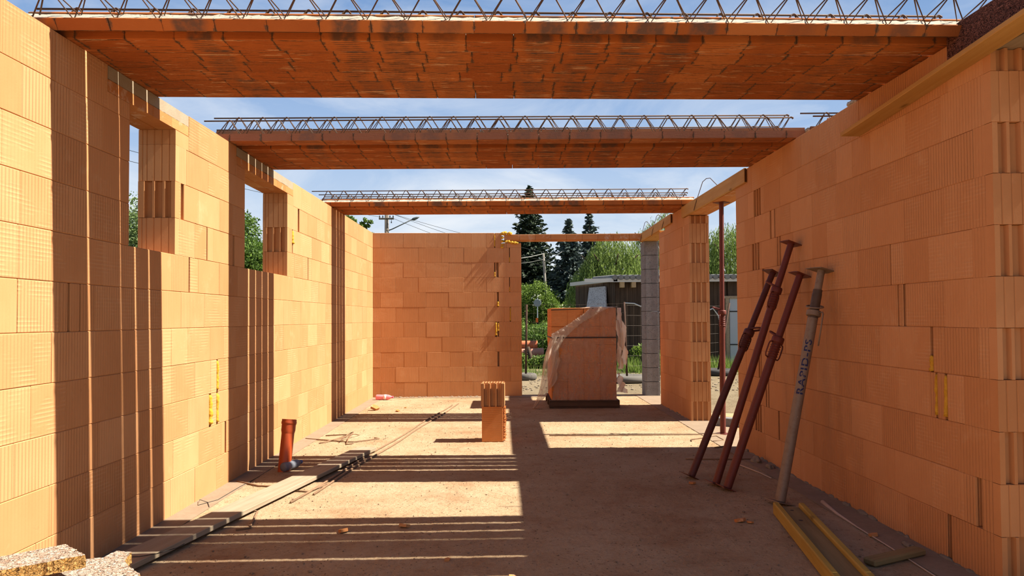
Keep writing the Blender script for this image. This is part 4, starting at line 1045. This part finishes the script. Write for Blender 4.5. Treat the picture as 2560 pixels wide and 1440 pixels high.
m.build('rafter_end', WOOD, sh)
m = MB(); m.box(3.2, 4.28, -.03, .0, .02, 1.93); dr = m.build('shed_door', DOORM, sh)
for z in (.62, 1.55): m = MB(); m.box(3.2, 3.45, -.04, -.03, z, z+.03); m.build('hinge', DARKM, dr)
m = MB(); m.box(3.08, 3.18, -.06, .02, 0, 1.98); m.box(4.29, 4.4, -.06, .02, 0, 1.98); m.box(3.0, 4.4, -.07, -.02, 1.93, 2.0); m.build('door_frame', WOODP, sh)
m = MB(); c = Vector((2.21+3.06, 0, 0))
M = Matrix.Translation((2.735, 20.9, GZ)) @ Matrix.Rotation(math.atan2(-2.5, .88)+PI, 4, 'Z') @ Matrix.Rotation(math.radians(9), 4, 'X')
m.add([M @ Vector(p) for p in ((-.95, .38, .7), (.6, .38, .7), (.6, .38, 2.28), (-.45, .38, 2.28), (-.95, .42, .7), (.6, .42, .7), (.6, .42, 2.28), (-.45, .42, 2.28))], [(0, 1, 2, 3), (7, 6, 5, 4), (0, 4, 5, 1), (1, 5, 6, 2), (2, 6, 7, 3), (3, 7, 4, 0)])
m.add([M @ Vector(p) for p in ((-.45, .385, 0), (.5, .385, 0), (.5, .415, .75), (-.45, .415, .75), (-.45, .44, 0), (.5, .44, 0), (.5, .45, .75), (-.45, .45, .75))], [(0, 1, 2, 3), (7, 6, 5, 4), (0, 4, 5, 1), (1, 5, 6, 2), (2, 6, 7, 3), (3, 7, 4, 0)])
bm_ = m.build('leaning_board', WHITEP); tag(bm_, 'flaking white panel leaning on the side of the dark shed', 'board')
wire('white_cable', 'white cable slung along the front of the dark shed', 'cable', [(3.25, 19.86, 1.72), (3.55, 19.84, 1.70), (4.0, 19.82, 1.50), (4.6, 19.82, 1.38), (5.3, 19.82, 1.38), (5.75, 19.84, 1.55), (5.9, 19.84, 1.35), (6.05, 19.84, .7), (6.08, 19.84, 0)], .018, flat('white_cable', (.6, .6, .6)))

# ------------------------------------------------------------------ fence, markers, pipes
def post(label, x, y, h, lean, r_tyre, tm, tlabel):
    m = MB(); m.tube([(0, 0, .01), (lean, 0, h)], .023, 10); o = tag(m.build('fence_post', FENCE, None, True), label, 'post', 'rusty fence posts'); o.location = (x, y, GZ)
    m = MB(); m.lathe([(r_tyre*.45, 0), (r_tyre*.85, 0), (r_tyre, .03), (r_tyre, .12), (r_tyre*.85, .15), (r_tyre*.55, .15), (r_tyre*.45, .12)], 28)
    o = tag(m.build('tyre_base', tm, None, True), tlabel, 'tyre', 'tyre bases of the fence'); o.location = (x, y, GZ)
post('rusty fence post left of the wrapped pallet', .42, 16.3, 1.72, .03, .25, TYREG, 'concrete filled tyre holding the fence post left of the pallet')
post('rusty fence post right of the wrapped pallet', 2.62, 15.6, 1.75, -.05, .48, TYREG, 'dusty tyre holding the fence post right of the pallet')
post('leaning rusty fence post seen through the right doorway', 5.10, 17.3, 1.75, .32, .42, TYRE, 'black tyre under the leaning fence post in the right doorway')
def mesh_fence(label, p0, p1, z0, z1):
    m = MB(); p0, p1 = Vector(p0), Vector(p1); L = (p1-p0).length; n = int(L/.2)
    for i in range(n+1):
        p = p0.lerp(p1, i/n); m.tube([(p.x, p.y, z0), (p.x+.01, p.y, z1)], .0016, 4, None, 0, False)
    k = int((z1-z0)/.2)
    for j in range(k+1):
        z = z0+(z1-z0)*j/k; m.tube([(p0.x, p0.y, z), ((p0.x+p1.x)/2, (p0.y+p1.y)/2-.01, z-.02), (p1.x, p1.y, z)], .0016, 4, None, 0, False)
    tag(m.build('wire_mesh', WIRE), label, 'fence', 'wire mesh panels')
mesh_fence('rusty wire mesh panel left of and behind the pallet', (.40, 16.33, 0), (2.62, 15.63, 0), GZ+.12, 1.62)
mesh_fence('rusty wire mesh panel in front of the dark shed', (2.62, 15.63, 0), (5.2, 17.33, 0), GZ+.12, 1.58)
t_ = thing('road_sign', (1.62, 38, GZ), 'round road sign seen from behind in front of the bushes', 'sign')
m = MB(); m.tube([(0, 0, 0), (.0, 0, 2.5)], .03, 8); m.build('sign_post', SIGNM, t_)
m = MB(); m.lathe([(.20, 0), (.205, .012), (.19, .02)], 28, Matrix.Translation((0, -.03, 2.22)) @ Matrix.Rotation(PI/2, 4, 'X')); m.build('sign_disc', SIGNM, t_)
t_ = thing('marker_post', (1.30, 31, GZ), 'orange and black striped marker post below the road sign', 'marker')
for k in range(4): m = MB(); m.box(-.055, .055, 0, .03, .62+k*.2, .82+k*.2); m.build('stripe', ORNG if k % 2 else BLK, t_)
m = MB(); m.box(-.05, .05, 0, .03, 0, .62); m.build('foot', ORNG, t_)
m = MB(); m.tube([(1.86, 31, GZ), (1.86, 31, 1.45)], .05, 8); tag(m.build('teal_marker', TEAL, None, True), 'teal marker stake standing in the bushes right of the road sign', 'marker')
for k, (z, xe, y) in enumerate(((.0, 1.3, 21.9), (.46, .93, 22.02), (.235, 1.12, 21.96))):
    m = MB(); m.lathe([(.125, -3), (.125, 0), (.105, 0), (.105, -.3)], 20, Matrix.Translation((xe, y, z+GZ+.13)) @ Matrix.Rotation(PI/2, 4, 'Y'))
    o = m.build('drain_tube', mat_steel(f'tube_paint_{k}', [(.50, .20, .12), (.55, .13, .05), (.45, .20, .14)][k], .6, (.4, .2, .1), .3, 0)); autosmooth(o)
    tag(o, ['faded red drain tube at the bottom of the tube stack left of the pallet', 'orange red drain tube on top of the tube stack left of the pallet', 'faded red drain tube in the middle of the tube stack left of the pallet'][k], 'pipe', 'stacked drain tubes')

# ------------------------------------------------------------------ utility poles and wires
t_ = thing('utility_pole', (-6.75, 40, GZ), 'tarred utility pole with crossarm and street lamp rising behind the far wall', 'pole')
m = MB(); m.tube([(0, 0, 0), (0, 0, 7.6)], [.15, .11], 12); m.build('pole', POLEW, t_, True)
m = MB(); m.cbox(-.42, .42, -.16, -.08, 7.0, 7.09, .01); m.build('crossarm', POLEW, t_)
m = MB()
for x in (-.38, -.2, .2, .38): m.tube([(x, -.12, 7.08), (x, -.12, 7.22)], .03, 8)
m.tube([(.28, -.12, 7.0), (.28, -.12, 6.86)], .012, 6); m.tube([(.28, -.12, 6.88), (.28, -.12, 6.80)], .03, 8); m.build('insulator', DARKM, t_)
m = MB(); m.tube([(.1, 0, 6.40), (.3, -.05, 6.46), (1.45, -.1, 7.0)], .032, 8); la = m.build('lamp_arm', LAMPM, t_, True)
m = MB(); m.lathe([(.02, 0), (.06, .03), (.085, .12), (.07, .30), (.02, .46)], 14, Matrix.Translation((1.42, -.1, 6.98)) @ Matrix.Rotation(math.radians(70), 4, 'Y')); m.build('lamp_head', LAMPM, la, True)
t_ = thing('utility_pole', (2.48, 42.8, GZ), 'pale concrete utility pole leaning slightly in front of the spruces', 'pole'); t_.scale = (.856, .856, .90)
m = MB(); m.tube([(0, 0, 0), (-.32, 0, 5.9)], [.12, .085], 12); m.build('pole', POLEC, t_, True)
m = MB(); m.tube([(-.3, -.1, 5.35), (.2, -.1, 5.55), (1.0, -.1, 6.0)], .03, 8); m.build('lamp_arm', LAMPM, t_, True)
gW = 'overhead wires'
for k, (a_, b_, sag, lb) in enumerate((((-6.47, 39.8, 7.0), (2.6, 50, 5.0), .25, 'overhead wire from the tarred pole, lowest of three'), ((-6.37, 39.8, 7.2), (4.2, 52, 5.2), .25, 'overhead wire from the tarred pole, middle of three'), ((-6.55, 39.8, 7.25), (5.6, 52, 5.6), .2, 'overhead wire from the tarred pole, topmost of three'),
        ((.2, 45, 5.05), (2.6, 49.9, 5.85), .05, 'pale thick cable reaching the concrete pole from the left'), ((.2, 45, 4.75), (2.6, 49.9, 5.45), .05, 'thin cable below the pale one at the concrete pole'), ((2.6, 49.9, 5.6), (6.2, 46, 3.0), .1, 'thin wire falling to the right from the concrete pole'),
        ((-14, 26, 7.6), (-7.0, 39.7, 7.2), .1, 'wire seen through the far window, upper'), ((-14, 26, 7.2), (-7.0, 39.7, 7.0), .1, 'wire seen through the far window, lower'))):
    a_, b_ = Vector(a_), Vector(b_); eye = Vector((0, 0, H))
    if b_.y > 44: b_ = eye+(b_-eye)*.853
    if a_.y > 44: a_ = eye+(a_-eye)*.853
    wire('overhead_wire', lb, 'wire', [a_.lerp(b_, i/10)-Vector((0, 0, sag*4*(i/10)*(1-i/10))) for i in range(11)], .024 if k == 3 else .010, flat('cable_grey', (.20, .20, .19)) if k in (3, 4) else DARKM, gW, 5)

# ------------------------------------------------------------------ plants
def rdir():
    z = R_(-1, 1); t = R_(0, 2*PI); r = math.sqrt(1-z*z); return Vector((r*math.cos(t), r*math.sin(t), z))
def leaf(m, p, s, d=None, asp=.55):
    u = (d or rdir()); w = u.cross(rdir()).normalized()
    m.add([p-u*s, p-w*s*asp*.9, p+u*s, p+w*s*asp*.9], [(0, 1, 2, 3)])
def leafy(name, label, x, y, blobs, n, size, mat, trunk=None, cat='tree', group=None):
    t_ = thing(name, (x, y, GZ), label, cat, group); m = MB(); vol = [b[3]*b[4]*b[5] for b in blobs]; tot = sum(v**.67 for v in vol)
    for b, v in zip(blobs, vol):
        for i in range(int(n*v**.67/tot)):
            d = rdir(); k = R_(.72, 1.06)*(1+.32*mnoise.noise(d*2.6+Vector((b[0], b[1], b[2]))))
            leaf(m, Vector((b[0]+d.x*b[3]*k, b[1]+d.y*b[4]*k, b[2]+d.z*b[5]*k)), size*R_(.6, 1.3))
        # twigs of leaves inside
        for i in range(int(n*.25*v**.67/tot)):
            d = rdir()*R_(.2, .75); leaf(m, Vector((b[0]+d.x*b[3], b[1]+d.y*b[4], b[2]+d.z*b[5])), size*1.3)
    m.build('foliage', mat, t_)
    m = MB(); h = trunk or .8
    m.tube([(0, 0, 0), (.04, 0, h*.5), (-.03, .02, h)], [.09, .07, .04], 8)
    for i in range(5):
        d = rdir(); d.z = abs(d.z)+.4; m.tube([(0, 0, h*.6), (d.x*.3*h, d.y*.3*h, h*.6+d.z*.3*h)], [.04, .012], 6)
    m.build('trunk', BARK, t_, True); return t_
def bl(n, rx, ry, z0, z1, r0, r1): return [(R_(-rx, rx), R_(-ry, ry), R_(z0, z1), *( [R_(r0, r1)]*3 )) for _ in range(n)]
leafy('lilac_bush', 'bright green bush behind the road sign', 1.75, 41.6, bl(18, 1.15, .9, .6, 3.0, .5, .85), 24000, .055, LEAF_B, 2, 'bush')
leafy('lilac_bush', 'bright green bush left of the dark shed', 3.3, 43.5, bl(10, .7, .7, .5, 2.9, .45, .7), 14000, .055, LEAF_B, 1.6, 'bush')
leafy('elder_bush', 'pale flowering bush beside the shed corner', 3.35, 36, bl(6, .5, .4, .8, 1.7, .3, .5), 2600, .06, LEAF_B, 1.2, 'bush')
m = MB()
for i in range(260): leaf(m, Vector((3.35+R_(-.75, .75), 35.6+R_(-.3, .2), R_(.9, 2.0))), R_(.03, .07), None, .9)
for i in range(40): leaf(m, Vector((1.6+R_(-.25, .35), 40.0, R_(2.0, 2.7))), R_(.03, .06), None, .9)
o = m.build('blossom', FLOWER, bpy.data.objects['elder_bush']); o.matrix_parent_inverse = Matrix.Translation((-3.35, -36, -GZ)); o['label'] = 'creamy white flower heads'
leafy('roadside_bush', 'low shrub behind the rusty post left of the pallet', .62, 20.2, bl(9, .55, .3, .05, .22, .18, .26), 6500, .036, LEAF_B, .6, 'bush')
leafy('roadside_bush', 'dark shrub in the shade behind the drain tubes', 1.15, 24, bl(8, .8, .5, .2, 1.0, .35, .55), 7000, .042, LEAF_T, .8, 'bush')
leafy('roadside_bush', 'shrub between the drain tubes and the striped marker', .9, 27.5, bl(8, .9, .5, .2, 1.1, .35, .55), 7000, .042, LEAF_B, .8, 'bush')
leafy('weedy_shrub', 'small green shrub at the foot of the dark shed by the pillar', 3.75, 19.2, bl(6, .45, .25, .12, .55, .18, .3), 2600, .045, LEAF_B, .4, 'bush')
leafy('broadleaf_tree', 'leafy tree seen through the far window', -7.25, 20, bl(14, .75, .8, 1.2, 4.0, .45, .75), 26000, .043, LEAF_T, 2.6)
leafy('broadleaf_tree', 'pale green tree seen through the near window', -8.2, 15.5, bl(12, .8, .8, 1.2, 3.75, .5, .8), 24000, .034, LEAF_P, 2.6)
leafy('broadleaf_tree', 'branch tips of a tree rising behind the end of the left wall', -4.9, 22, [(((u-1268)/1779*22)+4.9, 0, 1.4+(796-v)/1779*22, rx/81, rx/81, rz_/81) for u, v, rx, rz_ in ((872, 545, 13, 10), (884, 552, 9, 9), (893, 565, 7, 11), (905, 563, 7, 14), (913, 548, 5, 7), (926, 552, 8, 4), (918, 562, 7, 5), (931, 582, 5, 4), (855, 570, 30, 25), (850, 620, 40, 40))], 3000, .055, LEAF_T, 3.6)
def spruce(label, x, y, h, rb, mat, n=46, asym=0, dense=1.0):
    t_ = thing('spruce_tree', (x, y, GZ), label, 'tree', 'spruces beyond the yard'); m = MB()
    for i in range(n):
        f = i/n; z = h*(.05+.945*f); r = rb*(1-f)**.85+.04
        nb = max(5, int(10*(1-f)**.5+3))
        for k in range(nb):
            a_ = 2*PI*(k+R_(0, 1))/nb + i*.7; L = r*R_(.55, 1.18); d = Vector((math.cos(a_), math.sin(a_), 0)); sd = Vector((-d.y, d.x, 0))
            dr_ = R_(.15, .5); zz = z+R_(-.1, .1); c = max(7, int(L*22*dense))
            for j in range(c):
                s = ((j+R_(.1, .9))/c)**.75; w = .34*L*(1-s)+.06
                p = Vector((0, 0, zz)) + d*(L*s) + Vector((0, 0, -dr_*L*s + .38*L*s*s)) + sd*R_(-w, w)
                q = d*R_(.4, 1) + sd*R_(-.8, .8) + Vector((0, 0, R_(-.55, .2)))
                leaf(m, p+Vector((0, 0, R_(-.10, .03))), R_(.13, .26)*(1.15-.5*s), q.normalized(), .5)
    m.build('foliage', mat, t_)
    m = MB(); m.tube([(0, 0, 0), (0, 0, h*.98)], [.14, .015], 8); m.build('trunk', BARK, t_, True); return t_
spruce('tallest dark spruce with its tip above the farthest ceiling bundle', 1.52, 47, 10.3, 3.3, LEAF_S, 58)
spruce('slim blue-grey spruce between the tall dark one and the willow', 3.9, 44.5, 7.75, 2.3, LEAF_BS, 48)
spruce('grey-green spruce partly hidden behind the willow', 5.95, 51, 9.2, 2.8, LEAF_BS, 46)
def willow(label, x, y, h, rx, ry, n, zlow):
    t_ = thing('willow_tree', (x, y, GZ), label, 'tree', 'weeping willows'); m = MB()
    for i in range(n):
        a_ = R_(0, 2*PI); k = math.sqrt(R_(0, 1)); px, py = rx*k*math.cos(a_), ry*k*math.sin(a_)
        zt_ = h*(1-.42*k**2.2) + R_(-.4, .25)+.35*mnoise.noise(Vector((px*1.2, py*1.2, h)))
        L = R_(.9, 2.6)*(.6+.6*k); sw = Vector((px/rx*.35+R_(-.12, .12), py/ry*.3, 0))
        c = int(L/.058)
        for j in range(c):
            s = j/c; z = zt_-L*s
            if z < zlow: break
            p = Vector((px, py, z))+sw*math.sqrt(s)+Vector((R_(-.05, .05), R_(-.05, .05), 0))
            leaf(m, p, R_(.05, .09), Vector((R_(-.45, .45), R_(-.45, .45), -1)).normalized(), .24)
    m.build('foliage', LEAF_W, t_)
    m = MB(); m.tube([(0, 0, 0), (.1, 0, h*.35), (.0, .1, h*.6)], [.28, .2, .12], 10)
    for i in range(8):
        a_ = i*.8; m.tube([(0, .1, h*.45), (math.cos(a_)*rx*.4, math.sin(a_)*ry*.4, h*.75), (math.cos(a_)*rx*.75, math.sin(a_)*ry*.75, h*.85)], [.09, .05, .02], 6)
    m.build('trunk', BARK, t_, True); return t_
willow('weeping willow rising over the dark shed, left of the grey block pillar', 4.45, 30, 4.75, 1.75, 1.3, 1150, 1.2)
willow('taller airy willow whose top shows beside the far form board', 7.6, 33, 6.3, 2.2, 1.4, 560, 2.0)
willow('weeping willow seen through the right doorway behind the upright prop', 9.9, 31, 5.35, 2.1, 1.3, 1000, 1.4)
m = MB()
for i in range(9000):
    x = R_(-1, 13); y = R_(17.2, 27)
    if R_(0, 1) > .35+.65*mnoise.noise(Vector((x*.8, y*.8, 2)))+.3: continue
    h_ = R_(.05, .22); a_ = R_(0, 2*PI); d = Vector((math.cos(a_)*.012, math.sin(a_)*.012, 0)); t = Vector((R_(-.06, .06), R_(-.06, .06), h_)); p = Vector((x, y, GZ))
    m.add([p-d, p+d, p+t], [(0, 1, 2)])
for i in range(2600):
    x = R_(4.1, 6.6) if i % 2 else R_(3.0, 4.3); y = R_(18.2, 19.7)
    h_ = R_(.1, .42); a_ = R_(0, 2*PI); d = Vector((math.cos(a_)*.014, math.sin(a_)*.014, 0)); t = Vector((R_(-.12, .12), R_(-.12, .12), h_)); p = Vector((x, y, GZ))
    m.add([p-d, p+d, p+t], [(0, 1, 2)])
tag(m.build('grass', GRASS), 'grass and weeds beyond the wire fence', 'grass', None, 'stuff')
m = MB()
for i in range(500):
    x = R_(.2, 6.2); y = R_(13.5, 17.6); m.rock((x, y, GZ+.01), R_(.008, .03), (1.2, 1, .6), i*.7, 1)
tag(m.build('rubble', MORT), 'stones and rubble scattered over the sandy yard', 'rubble', None, 'stuff')
